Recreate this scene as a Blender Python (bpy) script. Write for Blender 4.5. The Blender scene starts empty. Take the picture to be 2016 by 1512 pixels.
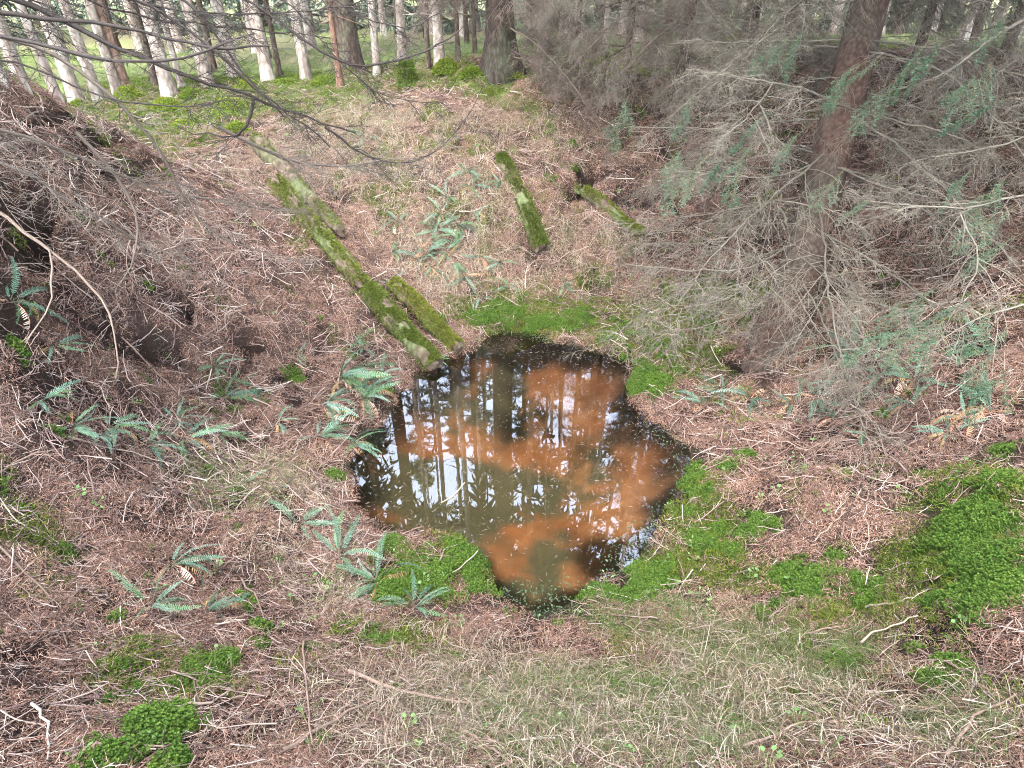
import bpy, math, random
import numpy as np
from mathutils import Vector

# ------------------------------------------------------------------ camera, sky, sun, exposure
SC = bpy.context.scene
COL = SC.collection
PITCH = math.radians(33.4)
F = 1200.0                      # focal length in photo pixels (2016 wide)
CAM = np.array([0.0, 0.0, 1.6])
cam_data = bpy.data.cameras.new('camera')
cam_data.sensor_width = 36.0
cam_data.lens = F / 2016.0 * 36.0
cam_data.clip_start = 0.05
cam_data.clip_end = 2000.0
cam = bpy.data.objects.new('camera', cam_data)
cam.location = CAM
cam.rotation_euler = (math.pi / 2 - PITCH, 0, 0)
COL.objects.link(cam)
SC.camera = cam

world = bpy.data.worlds.new('World')
SC.world = world
world.use_nodes = True
wn = world.node_tree
wn.nodes.clear()
SUN_EL, SUN_ROT = math.radians(58), math.radians(200)
sky = wn.nodes.new('ShaderNodeTexSky')
sky.sky_type = 'NISHITA'
sky.sun_disc = False
sky.sun_elevation = SUN_EL
sky.sun_rotation = SUN_ROT
sky.dust_density = 4.0
hs = wn.nodes.new('ShaderNodeHueSaturation')
hs.inputs['Saturation'].default_value = 0.6      # overcast: the blue is veiled
bg = wn.nodes.new('ShaderNodeBackground')
bg.inputs['Strength'].default_value = 0.15
wo = wn.nodes.new('ShaderNodeOutputWorld')
wn.links.new(sky.outputs[0], hs.inputs['Color'])
wn.links.new(hs.outputs[0], bg.inputs['Color'])
wn.links.new(bg.outputs[0], wo.inputs['Surface'])

sun_d = bpy.data.lights.new('sun', 'SUN')
sun_d.energy = 0.5
sun_d.angle = math.radians(70)
sun_d.color = (1.0, 0.985, 0.96)
sun = bpy.data.objects.new('sun', sun_d)
sdir = Vector((math.cos(SUN_EL) * math.sin(SUN_ROT), math.cos(SUN_EL) * math.cos(SUN_ROT), math.sin(SUN_EL)))
sun.rotation_euler = sdir.to_track_quat('Z', 'Y').to_euler()
COL.objects.link(sun)

SC.view_settings.view_transform = 'Standard'
SC.view_settings.look = 'None'
SC.view_settings.gamma = 1.0
SC.view_settings.use_curve_mapping = False
SC.view_settings.exposure = 4.28
SC.cycles.use_denoising = True
SC.cycles.denoising_prefilter = 'NONE'
SC.cycles.filter_width = 1.0
SC.cycles.max_bounces = 4
SC.cycles.diffuse_bounces = 2
SC.cycles.use_adaptive_sampling = True
SC.cycles.adaptive_threshold = 0.025
SC.cycles.glossy_bounces = 2
SC.cycles.transparent_max_bounces = 8
SC.cycles.sample_clamp_indirect = 6.0

# ------------------------------------------------------------------ helpers: numbers
SP, CP = math.sin(PITCH), math.cos(PITCH)


def ray(px, py):
    a, b = (px - 1008.0) / F, (756.0 - py) / F
    return np.array([a, CP + b * SP, -SP + b * CP])      # per unit of depth along the axis


def PD(px, py, d):
    return CAM + ray(px, py) * d


def PZ(px, py, z):
    r = ray(px, py)
    return CAM + r * ((z - CAM[2]) / r[2])


def hash2(ix, iy, seed):
    n = (ix * 374761393 + iy * 668265263 + seed * 974634317) & 0xFFFFFFFF
    n = ((n ^ (n >> 13)) * 1274126177) & 0xFFFFFFFF
    n = n ^ (n >> 16)
    return (n & 0xFFFF) / 65535.0


def vnoise(x, y, seed=0):
    xi, yi = np.floor(x).astype(np.int64), np.floor(y).astype(np.int64)
    fx, fy = x - xi, y - yi
    fx, fy = fx * fx * (3 - 2 * fx), fy * fy * (3 - 2 * fy)
    a, b = hash2(xi, yi, seed), hash2(xi + 1, yi, seed)
    c, d = hash2(xi, yi + 1, seed), hash2(xi + 1, yi + 1, seed)
    return (a * (1 - fx) + b * fx) * (1 - fy) + (c * (1 - fx) + d * fx) * fy


def fbm(x, y, seed=0, octv=4):
    s, amp, tot = 0.0, 1.0, 0.0
    for k in range(octv):
        s = s + amp * vnoise(x * 2 ** k + 13.7 * k, y * 2 ** k - 7.3 * k, seed + k)
        tot += amp
        amp *= 0.5
    return s / tot


def norm(v):
    return v / np.maximum(np.linalg.norm(v, axis=-1, keepdims=True), 1e-9)


def smooth(e0, e1, x):
    t = np.clip((x - e0) / (e1 - e0), 0, 1)
    return t * t * (3 - 2 * t)


# ------------------------------------------------------------------ helpers: meshes
class MB:
    """collects vertices, quads, triangles and vertex colours for ONE mesh"""

    def __init__(self):
        self.v, self.q, self.t, self.c, self.n = [], [], [], [], 0

    def add(self, v, q=None, t=None, col=(1, 1, 1)):
        v = np.asarray(v, float).reshape(-1, 3)
        if q is not None and len(q):
            self.q.append(np.asarray(q, np.int64).reshape(-1, 4) + self.n)
        if t is not None and len(t):
            self.t.append(np.asarray(t, np.int64).reshape(-1, 3) + self.n)
        c = np.asarray(col, float)
        if c.ndim == 1:
            c = np.tile(c, (len(v), 1))
        self.v.append(v)
        self.c.append(c)
        self.n += len(v)

    def tubes(self, P, R, k=3, col=None, tip=False):
        """P (M,N,3) centre lines, R (M,N) radii"""
        P = np.asarray(P, float)
        if P.ndim == 2:
            P = P[None]
        R = np.broadcast_to(np.asarray(R, float), P.shape[:2])
        M, N, _ = P.shape
        T = norm(np.gradient(P, axis=1))
        ref = np.zeros_like(T)
        flat = np.abs(T[:, :1, 2]) < 0.8
        ref[..., 2] = np.where(flat, 1, 0)
        ref[..., 0] = np.where(flat, 0, 1)
        U = norm(np.cross(T, ref))
        V = np.cross(T, U)
        a = np.arange(k) * 2 * math.pi / k
        ring = P[:, :, None, :] + R[:, :, None, None] * (np.cos(a)[None, None, :, None] * U[:, :, None, :] + np.sin(a)[None, None, :, None] * V[:, :, None, :])
        idx = np.arange(M * N * k).reshape(M, N, k)
        nx = np.roll(idx, -1, axis=2)
        q = np.stack([idx[:, :-1], idx[:, 1:], nx[:, 1:], nx[:, :-1]], -1).reshape(-1, 4)
        if col is None:
            c = np.ones((M * N * k, 3))
        else:
            col = np.asarray(col, float)
            if col.ndim == 1:
                c = np.tile(col, (M * N * k, 1))
            else:
                c = np.repeat(col, N * k, axis=0)
        self.add(ring, q, None, c)
        if tip:
            for m in range(M):
                for e in (0, N - 1):
                    r_ = ring[m, e]
                    tt = [[i, (i + 1) % k, k] for i in range(k)]
                    if e == 0:
                        tt = [[b_, a_, c_] for a_, b_, c_ in tt]
                    self.add(np.vstack([r_, r_.mean(0)]), None, tt, c[0])

    def blades(self, base, direc, wide, length, width, bend=None, col=None, nseg=2):
        """flat tapered blades: base (M,3), direc (M,3), wide (M,3) side vector"""
        M = len(base)
        length = np.broadcast_to(length, (M,))[:, None]
        width = np.broadcast_to(width, (M,))[:, None]
        b = np.zeros((M, 3)) if bend is None else bend
        rows = []
        for s in range(nseg):
            t = s / nseg
            c = base + direc * length * t + b * length * t * t
            w = width * (1 - 0.55 * t) * 0.5 if s else width * 0.4
            rows += [c - wide * w, c + wide * w]
        rows.append(base + direc * length + b * length)
        nv = len(rows)
        v = np.stack(rows, 1)
        o = (np.arange(M) * nv)[:, None]
        q = np.concatenate([o + np.array([[2 * s, 2 * s + 1, 2 * s + 3, 2 * s + 2]]) for s in range(nseg - 1)]) if nseg > 1 else []
        t = o + np.array([[nv - 3, nv - 2, nv - 1]])
        cc = np.ones((M, 3)) if col is None else np.asarray(col, float)
        if cc.ndim == 1:
            cc = np.tile(cc, (M, 1))
        self.add(v, q, t, np.repeat(cc, nv, axis=0))

    def mesh(self, name, mat, smooth_=True):
        me = bpy.data.meshes.new(name)
        v = np.concatenate(self.v)
        q = np.concatenate(self.q) if self.q else np.zeros((0, 4), np.int64)
        t = np.concatenate(self.t) if self.t else np.zeros((0, 3), np.int64)
        me.vertices.add(len(v))
        me.vertices.foreach_set('co', v.ravel().astype(np.float32))
        loops = np.concatenate([q.ravel(), t.ravel()]).astype(np.int32)
        me.loops.add(len(loops))
        me.loops.foreach_set('vertex_index', loops)
        starts = np.concatenate([np.arange(len(q)) * 4, len(q) * 4 + np.arange(len(t)) * 3]).astype(np.int32)
        me.polygons.add(len(starts))
        me.polygons.foreach_set('loop_start', starts)
        me.update(calc_edges=True)
        if smooth_:
            me.polygons.foreach_set('use_smooth', np.ones(len(starts), bool))
        at = me.color_attributes.new('tint', 'FLOAT_COLOR', 'POINT')
        c = np.concatenate(self.c)
        at.data.foreach_set('color', np.hstack([c, np.ones((len(c), 1))]).ravel().astype(np.float32))
        me.materials.append(mat)
        return me

    def build(self, name, mat, parent=None, smooth_=True):
        return link(name, self.mesh(name, mat, smooth_), parent)


def link(name, data, parent=None):
    o = bpy.data.objects.new(name, data)
    COL.objects.link(o)
    if parent is not None:
        o.parent = parent
    return o


def tag(o, label, cat=None, group=None, kind=None):
    if label:
        o['label'] = label
    if cat:
        o['category'] = cat
    if group:
        o['group'] = group
    if kind:
        o['kind'] = kind
    return o


def thing(name, label, cat, loc, group=None, rz=0.0):
    o = link(name, None)
    o.location = loc
    o.rotation_euler = (0, 0, rz)
    return tag(o, label, cat, group)


# ------------------------------------------------------------------ helpers: materials
def new_mat(name):
    m = bpy.data.materials.new(name)
    m.use_nodes = True
    nt = m.node_tree
    b = nt.nodes['Principled BSDF']
    return m, nt, b


def nd(nt, typ, **kw):
    n = nt.nodes.new(typ)
    for k, v in kw.items():
        if hasattr(n, k):
            setattr(n, k, v)
        else:
            n.inputs[k].default_value = v
    return n


def ramp(nt, fac, stops):
    r = nd(nt, 'ShaderNodeValToRGB')
    el = r.color_ramp.elements
    while len(el) < len(stops):
        el.new(0.5)
    for e, (p, c) in zip(el, stops):
        e.position = p
        e.color = (*c, 1)
    nt.links.new(fac, r.inputs[0])
    return r.outputs[0]


def mul(nt, a, b):
    m = nd(nt, 'ShaderNodeMix', data_type='RGBA', blend_type='MULTIPLY')
    m.inputs[0].default_value = 1.0
    nt.links.new(a, m.inputs[6])
    nt.links.new(b, m.inputs[7])
    return m.outputs[2]


def tint_mat(name, stops=None, rough=0.75, noise=None, spec=0.3, translucent=0.0):
    """vertex tint times a colour picked per object or instance"""
    m, nt, b = new_mat(name)
    at = nd(nt, 'ShaderNodeAttribute', attribute_name='tint')
    colr = at.outputs['Color']
    if stops:
        oi = nd(nt, 'ShaderNodeObjectInfo')
        colr = mul(nt, colr, ramp(nt, oi.outputs['Random'], stops))
    if noise:
        tc = nd(nt, 'ShaderNodeTexCoord')
        nz = nd(nt, 'ShaderNodeTexNoise', Scale=noise, Detail=3.0)
        nt.links.new(tc.outputs['Object'], nz.inputs['Vector'])
        colr = mul(nt, colr, ramp(nt, nz.outputs[0], [(0.3, (0.55, 0.55, 0.55)), (0.7, (1.3, 1.3, 1.3))]))
    nt.links.new(colr, b.inputs['Base Color'])
    b.inputs['Roughness'].default_value = rough
    b.inputs['Specular IOR Level'].default_value = spec
    if translucent:
        tr = nd(nt, 'ShaderNodeBsdfTranslucent')
        nt.links.new(colr, tr.inputs['Color'])
        mx = nd(nt, 'ShaderNodeMixShader')
        mx.inputs[0].default_value = translucent
        nt.links.new(b.outputs[0], mx.inputs[1])
        nt.links.new(tr.outputs[0], mx.inputs[2])
        nt.links.new(mx.outputs[0], nt.nodes['Material Output'].inputs['Surface'])
    return m


def bark_mat(name, dark, light, lichen=None, sc=14.0):
    m, nt, b = new_mat(name)
    tc = nd(nt, 'ShaderNodeTexCoord')
    mp = nd(nt, 'ShaderNodeMapping')
    mp.inputs['Scale'].default_value = (1, 1, 0.45)
    nt.links.new(tc.outputs['Object'], mp.inputs['Vector'])
    vo = nd(nt, 'ShaderNodeTexVoronoi', Scale=sc * 1.6)
    n1 = nd(nt, 'ShaderNodeTexNoise', Scale=sc, Detail=6.0, Roughness=0.7)
    n2 = nd(nt, 'ShaderNodeTexNoise', Scale=2.2, Detail=4.0)
    for n in (vo, n1, n2):
        nt.links.new(mp.outputs[0], n.inputs['Vector'])
    c = ramp(nt, n1.outputs[0], [(0.3, dark), (0.7, light)])
    if lichen:
        mx = nd(nt, 'ShaderNodeMix', data_type='RGBA')
        f = ramp(nt, n2.outputs[0], [(0.45, (0, 0, 0)), (0.62, (1, 1, 1))])
        nt.links.new(f, mx.inputs[0])
        nt.links.new(c, mx.inputs[6])
        mx.inputs[7].default_value = (*lichen, 1)
        c = mx.outputs[2]
    c = mul(nt, c, ramp(nt, vo.outputs['Distance'], [(0.0, (1.15, 1.15, 1.15)), (0.75, (0.55, 0.5, 0.48))]))
    nt.links.new(c, b.inputs['Base Color'])
    b.inputs['Roughness'].default_value = 0.9
    b.inputs['Specular IOR Level'].default_value = 0.15
    bp = nd(nt, 'ShaderNodeBump', Strength=0.7, Distance=0.012)
    nt.links.new(n1.outputs[0], bp.inputs['Height'])
    nt.links.new(bp.outputs[0], b.inputs['Normal'])
    return m


M_TWIG = tint_mat('dead_twig', [(0.0, (0.8, 0.76, 0.72)), (0.5, (1, 0.98, 0.94)), (1.0, (1.15, 1.12, 1.08))], 0.8)
M_LITTWIG = tint_mat('fallen_twig', [(0.0, (0.05, 0.034, 0.03)), (0.3, (0.13, 0.085, 0.074)), (0.6, (0.22, 0.16, 0.14)), (0.85, (0.31, 0.25, 0.22)), (1.0, (0.38, 0.34, 0.30))], 0.8)
M_NEEDLE = tint_mat('needle_litter', [(0.0, (0.75, 0.7, 0.68)), (1.0, (1.15, 1.1, 1.05))], 0.85, spec=0.15)
M_MOSS = tint_mat('star_moss', [(0.0, (0.65, 0.72, 0.6)), (0.5, (1.0, 1.0, 1.0)), (1.0, (1.25, 1.1, 0.92))], 0.75, translucent=0.3, spec=0.2)
M_GRASS = tint_mat('grass_blade', [(0.0, (0.8, 0.85, 0.8)), (1.0, (1.15, 1.1, 1.05))], 0.6, translucent=0.3)
M_FERN = tint_mat('fern_frond', [(0.0, (0.85, 0.95, 0.85)), (0.6, (1.3, 1.4, 1.35)), (1.0, (1.7, 1.75, 1.7))], 0.45, translucent=0.15)
M_SPRUCE = tint_mat('spruce_needles', [(0.0, (0.8, 0.85, 0.8)), (1.0, (1.15, 1.1, 1.1))], 0.5, translucent=0.2)
M_CROWN = tint_mat('spruce_foliage', [(0.0, (0.8, 0.85, 0.8)), (1.0, (1.2, 1.15, 1.2))], 0.6, translucent=0.25)
M_BARK_PALE = bark_mat('bark_pale', (0.22, 0.19, 0.17), (0.38, 0.345, 0.31), (0.42, 0.42, 0.38))
M_BARK_BROWN = bark_mat('bark_red_brown', (0.045, 0.03, 0.025), (0.105, 0.07, 0.056), (0.08, 0.07, 0.058), 22)
M_BARK_DARK = bark_mat('bark_dark', (0.05, 0.038, 0.033), (0.125, 0.098, 0.082), (0.11, 0.115, 0.085), 18)
M_BARK_ORANGE = bark_mat('bark_orange', (0.19, 0.13, 0.10), (0.34, 0.255, 0.20), None, 14)
M_DEADWOOD = bark_mat('dead_wood', (0.07, 0.055, 0.043), (0.18, 0.148, 0.115), (0.10, 0.125, 0.06), 12)
M_SNAG = bark_mat('snag_wood', (0.14, 0.085, 0.062), (0.26, 0.17, 0.125), None, 16)
M_BARK_BLACK = bark_mat('bark_blackish', (0.022, 0.018, 0.016), (0.062, 0.05, 0.043), (0.05, 0.055, 0.04), 18)

# ------------------------------------------------------------------ the ground: heights from sight lines
WATER_Z = -1.2
POOL_PX = [(930, 684), (965, 664), (1000, 650), (1060, 654), (1110, 678), (1190, 690), (1243, 718), (1250, 770), (1266, 812),
           (1325, 852), (1365, 895), (1368, 930), (1345, 958), (1318, 1010), (1292, 1070), (1250, 1118), (1180, 1158), (1110, 1196),
           (1040, 1210), (985, 1180), (955, 1140), (918, 1092), (850, 1062), (745, 1052), (698, 1005), (684, 935), (698, 872),
           (755, 822), (788, 772), (826, 728), (885, 702)]
POOL = np.array([PZ(px, py, WATER_Z)[:2] for px, py in POOL_PX])

CTRL_Z = {  # photo row -> (column, height of the ground there)
    1512: [(0, -.15), (500, -.28), (1008, -.32), (1500, -.25), (2016, -.05)],
    1350: [(0, -.33), (500, -.62), (1008, -.82), (1500, -.66), (2016, -.18)],
    1230: [(0, -.38), (300, -.65), (600, -.93), (900, -1.1), (1300, -1.08), (1600, -.85), (2016, -.28)],
    1000: [(0, -.3), (300, -.7), (600, -1.1), (1450, -1.05), (1700, -.85), (2016, -.35)],
    850: [(0, -.1), (250, -.6), (500, -1.0), (640, -1.12), (1450, -1.1), (1700, -.8), (2016, -.3)],
    700: [(0, .05), (250, -.4), (450, -.8), (700, -1.1), (1400, -1.1), (1600, -.85), (2016, -.15)],
    550: [(0, .3), (250, -.1), (500, -.5), (750, -.82), (1000, -.95), (1250, -.98), (1500, -.75), (1750, -.45), (2016, 0)],
    400: [(0, .55), (250, .2), (500, -.15), (750, -.35), (1000, -.35), (1250, -.4), (1500, -.3), (1750, -.05), (2016, .2)],
}
CTRL_D = [(0, 300, 3.65), (0, 172, 4.1), (120, 218, 4.95), (200, 280, 4.8), (225, 258, 5.4), (330, 322, 6.05), (500, 300, 6.65), (750, 300, 6.87), (1000, 300, 6.78), (1250, 300, 7.1),
          (1500, 300, 6.65), (1750, 300, 6.0), (2016, 300, 5.15), (300, 255, 7.6), (420, 240, 7.7), (600, 225, 7.7), (750, 212, 7.5), (1000, 200, 7.1),
          (1250, 200, 7.3), (1500, 200, 7.05), (1750, 200, 6.4), (2016, 200, 5.5), (100, 195, 9.3), (300, 180, 9.7), (600, 150, 10.5), (980, 142, 7.6), (1250, 132, 8.7),
          (1550, 100, 9.0), (2016, 120, 7.4), (700, 100, 12.5), (1100, 85, 13.5)]
cp = []
for row, lst in CTRL_Z.items():
    for px, z in lst:
        cp.append(PZ(px, row, z))
for px, py, d in CTRL_D:
    cp.append(PD(px, py, d))
for p in POOL[::2]:
    cp.append([p[0], p[1], WATER_Z + 0.02])
for a in range(0, 360, 30):
    for rad, z in ((26, .45), (60, .6)):
        x, y = rad * math.sin(math.radians(a)), rad * math.cos(math.radians(a)) + 4
        cp.append([x, y, z])
cp += [[-2.5, -.5, .1], [0, -.6, .1], [2.5, -.5, .2], [-4.5, 1, .8], [4.5, 1, .5], [-6.5, 3.5, 1.0], [6.5, 4, .8], [0, -4, .2], [-6, -3, .4], [6, -3, .4]]
cp = np.array(cp)


def tps(r2):
    return np.where(r2 > 1e-12, 0.5 * r2 * np.log(np.maximum(r2, 1e-12)), 0)


_A = cp[:, :2]
_K = tps(((_A[:, None] - _A[None]) ** 2).sum(-1)) + np.eye(len(cp)) * 0.02
_Pm = np.hstack([np.ones((len(cp), 1)), _A])
_L = np.block([[_K, _Pm], [_Pm.T, np.zeros((3, 3))]])
_w = np.linalg.solve(_L, np.concatenate([cp[:, 2], np.zeros(3)]))


def base_h(x, y):
    sh = x.shape
    p = np.stack([x.ravel(), y.ravel()], 1)
    out = np.zeros(len(p))
    for s in range(0, len(p), 20000):
        q = p[s:s + 20000]
        out[s:s + 20000] = tps(((q[:, None] - _A[None]) ** 2).sum(-1)) @ _w[:len(cp)] + _w[len(cp)] + q @ _w[len(cp) + 1:]
    return out.reshape(sh)


def pool_sd(x, y):
    """signed distance to the shore, negative in the water"""
    p = np.stack([x.ravel(), y.ravel()], 1)
    A, B = POOL, np.roll(POOL, -1, 0)
    best = np.full(len(p), 1e9)
    inside = np.zeros(len(p), bool)
    for a, b in zip(A, B):
        ab = b - a
        t = np.clip(((p - a) @ ab) / (ab @ ab), 0, 1)
        best = np.minimum(best, ((p - a - t[:, None] * ab) ** 2).sum(1))
        c = ((a[1] > p[:, 1]) != (b[1] > p[:, 1]))
        with np.errstate(divide='ignore', invalid='ignore'):
            xi = (b[0] - a[0]) * (p[:, 1] - a[1]) / (b[1] - a[1]) + a[0]
        inside ^= c & (p[:, 0] < xi)
    d = np.sqrt(best)
    d = np.where(inside, -d, d).reshape(x.shape)
    return d + (fbm(x * 4, y * 4, 50, 3) - 0.5) * 0.10 * np.exp(-(d / 0.3) ** 2)


STEP = 0.03
fx = np.arange(-7.5, 7.5 + 1e-6, STEP)
fy = np.arange(0.2, 11.6 + 1e-6, STEP)
grow = np.cumsum(STEP * 1.22 ** np.arange(1, 36))
grow = grow[grow < 150]
gx = np.concatenate([fx[0] - grow[::-1], fx, fx[-1] + grow])
gy = np.concatenate([fy[0] - grow[::-1], fy, fy[-1] + grow])
GX, GY = np.meshgrid(gx, gy)
GZ = base_h(GX, GY)
near = (np.abs(GX) < 9) & (GY > -2) & (GY < 13)
SD = np.full(GX.shape, 9.0)
SD[near] = pool_sd(GX[near], GY[near])
nz = (fbm(GX * 1.4, GY * 1.4, 1, 3) - .5) * .18 + (fbm(GX * 5, GY * 5, 2, 3) - .5) * .13 + (fbm(GX * 15, GY * 15, 3, 2) - .5) * .06
damp = smooth(0.0, 0.5, SD) * (0.45 + 0.55 * smooth(1.2, 3.0, np.hypot(GX, GY)))
GZ = GZ + nz * damp
# hollows and overhangs in the bank: (column, row, depth guess unused, radius along, radius down, how deep)
PITS = []


def H(x, y):
    x = np.atleast_1d(np.asarray(x, float))
    y = np.atleast_1d(np.asarray(y, float))
    i = np.clip(np.searchsorted(gx, x) - 1, 0, len(gx) - 2)
    j = np.clip(np.searchsorted(gy, y) - 1, 0, len(gy) - 2)
    tx = np.clip((x - gx[i]) / (gx[i + 1] - gx[i]), 0, 1)
    ty = np.clip((y - gy[j]) / (gy[j + 1] - gy[j]), 0, 1)
    return (GZ[j, i] * (1 - tx) + GZ[j, i + 1] * tx) * (1 - ty) + (GZ[j + 1, i] * (1 - tx) + GZ[j + 1, i + 1] * tx) * ty


def hit(px, py, dmax=70.0):
    """where the sight line through a photo pixel meets the ground"""
    r = ray(px, py)
    d = np.concatenate([np.arange(1.0, 12, 0.01), np.arange(12, dmax, 0.05)])
    p = CAM + r * d[:, None]
    below = p[:, 2] < H(p[:, 0], p[:, 1])
    k = int(np.argmax(below)) if below.any() else len(d) - 1
    return p[k]


def axes(px, py, rx, ry):
    """a patch seen in the photo as an ellipse -> centre and two ground vectors"""
    ex = hit(px + rx, py) - hit(px - rx, py)
    far_, near_ = hit(px, py - ry), hit(px, py + ry)
    return (far_ + near_) / 2, ex[:2] / 2, (far_ - near_)[:2] / 2


def blob(x, y, spec, seed=0, edge=0.5):
    """0..1 cover of a list of patches (px, py, rx, ry[, strength])"""
    out = np.zeros(np.shape(x))
    for k, s in enumerate(spec):
        c, a, b = s[-1]
        det = a[0] * b[1] - a[1] * b[0]
        if abs(det) < 1e-6:
            continue
        dx, dy = x - c[0], y - c[1]
        u = (dx * b[1] - dy * b[0]) / det
        v = (dy * a[0] - dx * a[1]) / det
        r = np.sqrt(u * u + v * v)
        out = np.maximum(out, s[4] * smooth(1 + edge, 1 - edge, r))
    return out


def prep(lst):
    out = []
    for s in lst:
        s = tuple(s) + ((1.0,) if len(s) == 4 else ())
        out.append(s + (axes(*s[:4]),))
    return out


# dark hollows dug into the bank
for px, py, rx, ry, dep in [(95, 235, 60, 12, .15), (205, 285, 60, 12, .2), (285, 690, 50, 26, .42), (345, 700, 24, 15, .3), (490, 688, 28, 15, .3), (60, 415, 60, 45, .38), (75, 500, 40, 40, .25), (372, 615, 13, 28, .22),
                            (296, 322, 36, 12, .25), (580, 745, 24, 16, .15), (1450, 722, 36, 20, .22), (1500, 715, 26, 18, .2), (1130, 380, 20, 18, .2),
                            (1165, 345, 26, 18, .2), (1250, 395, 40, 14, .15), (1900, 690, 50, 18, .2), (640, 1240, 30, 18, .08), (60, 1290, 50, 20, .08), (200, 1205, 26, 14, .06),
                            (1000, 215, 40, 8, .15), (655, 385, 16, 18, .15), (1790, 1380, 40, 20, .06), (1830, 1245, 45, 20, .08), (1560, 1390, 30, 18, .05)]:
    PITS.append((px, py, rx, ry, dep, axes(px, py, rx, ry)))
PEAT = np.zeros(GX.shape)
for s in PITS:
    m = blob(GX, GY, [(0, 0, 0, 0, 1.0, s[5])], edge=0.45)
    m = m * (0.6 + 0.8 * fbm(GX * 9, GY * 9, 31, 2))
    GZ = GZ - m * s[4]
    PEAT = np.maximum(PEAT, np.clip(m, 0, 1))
# hummocky moss swellings
SWELL = prep([(845, 1105, 95, 55), (1960, 1080, 130, 140), (1640, 1000, 110, 60), (1450, 960, 90, 60), (1260, 1000, 10, 10, 0)])
for s, h in zip(SWELL, (.09, .16, .10, .07, 0)):
    GZ = GZ + blob(GX, GY, [s], edge=0.6) * h
out_lim = WATER_Z + 0.012 + 0.28 * np.clip(SD, 0, 0.25)
GZ = np.where(SD > 0, np.maximum(GZ, out_lim), WATER_Z + 0.015 - 0.36 * (1 - np.exp(SD / 0.30)) - 0.02 * smooth(0, -.05, SD))

# what covers the ground
MOSS_STAR = prep([(980, 628, 60, 24, .9), (1110, 636, 90, 22, .9), (1215, 664, 70, 20, .85), (1290, 700, 60, 30, .7), (1400, 640, 80, 40, .55), (845, 1108, 105, 55), (790, 1080, 50, 25), (1965, 1090, 120, 140), (1900, 990, 110, 55, .9), (1590, 1150, 70, 42), (1700, 1170, 60, 32, .8), (400, 1330, 110, 60, .68), (500, 1235, 45, 48, .7),
                  (300, 1400, 95, 60, .55), (215, 1490, 80, 40, .62), (730, 1275, 60, 35, .7), (1360, 985, 40, 60, .6), (1410, 1075, 80, 35, .55), (1300, 745, 55, 45, .9), (1920, 1190, 110, 60, .8),
                  (1560, 1150, 40, 30), (1300, 1140, 80, 30, .55), (1690, 1310, 60, 30, .6), (1870, 1360, 70, 40, .5), (2000, 1240, 40, 50, .7), (580, 745, 26, 15), (640, 930, 30, 20, .4), (1230, 1180, 90, 25, .5), (1480, 1050, 60, 40, .5),
                  (1640, 1290, 50, 30, .5)])
MOSS_FLAT = prep([(1200, 1380, 300, 90, .5), (1600, 1400, 250, 70, .45), (800, 300, 200, 50, .5), (1000, 430, 150, 80, .45), (1450, 1260, 250, 60, .55), (980, 628, 55, 28), (1100, 615, 150, 40), (1290, 640, 140, 60, .9), (1360, 600, 120, 60, .6), (1200, 660, 70, 25), (770, 385, 60, 45, .7), (860, 228, 28, 18), (590, 450, 30, 60, .5), (1040, 560, 120, 30, .6),
                  (60, 1040, 150, 60, .45), (210, 950, 80, 40, .35), (110, 1130, 110, 60, .35), (1230, 480, 60, 30, .5), (910, 430, 40, 50, .6), (700, 250, 60, 40, .3), (60, 520, 50, 30, .5), (640, 1350, 120, 60, .3), (1330, 1250, 260, 60, .45),
                  (1500, 560, 100, 50, .4), (1250, 150, 120, 20, .6), (1420, 1120, 200, 60, .7), (1700, 1200, 200, 60, .65), (1380, 1010, 80, 80, .7), (350, 1350, 200, 90, .6), (850, 1120, 140, 70, .7), (1900, 1080, 180, 170, .7), (760, 1260, 120, 50, .5), (1050, 640, 170, 40), (1340, 690, 100, 70, .85), (1420, 600, 110, 60, .7), (1180, 560, 120, 50, .5)])
MEADOW = prep([(380, 225, 260, 55), (560, 190, 160, 40), (880, 150, 140, 22), (1150, 125, 140, 22, .9), (1440, 90, 130, 40, .9)])
STRAW = prep([(750, 330, 150, 60, .6), (1000, 260, 200, 50, .55), (900, 450, 150, 100, .65), (1100, 480, 120, 80, .5), (500, 330, 90, 40, .5), (720, 250, 110, 50), (640, 290, 80, 25, .7), (1000, 1420, 380, 110, .9), (1420, 1310, 140, 70), (1500, 1440, 350, 80, .7), (560, 960, 90, 50, .6), (870, 520, 70, 70, .8), (920, 360, 60, 50, .5), (1000, 540, 60, 40, .5), (1850, 1480, 150, 60, .7),
               (650, 1180, 70, 50, .7), (560, 1090, 80, 50, .5), (850, 1330, 140, 60, .7)])
GREENG = prep([(1200, 1420, 330, 90, .6), (1500, 1300, 200, 60, .5), (1350, 1220, 200, 40, .5), (650, 300, 120, 40, .35), (300, 230, 250, 50), (560, 200, 160, 40), (880, 160, 120, 25, .8), (1150, 130, 120, 25, .7), (1900, 1430, 100, 60, .5), (480, 950, 120, 60, .3),
                (780, 1010, 60, 20, .5)])
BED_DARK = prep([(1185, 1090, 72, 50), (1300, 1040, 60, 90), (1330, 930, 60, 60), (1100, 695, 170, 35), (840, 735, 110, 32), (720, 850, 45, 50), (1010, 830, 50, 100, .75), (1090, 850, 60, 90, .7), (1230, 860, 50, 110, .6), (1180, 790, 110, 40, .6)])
BED_GREEN = prep([(930, 975, 170, 62, 1.2), (890, 1010, 110, 62), (990, 790, 70, 70, .9), (830, 960, 100, 45, .8), (1000, 1000, 120, 50, .8), (1075, 1110, 55, 70, .8), (880, 760, 80, 50, .7), (1190, 960, 40, 60, .45), (1020, 1160, 60, 30, .7), (780, 940, 50, 40, .7)])


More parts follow.
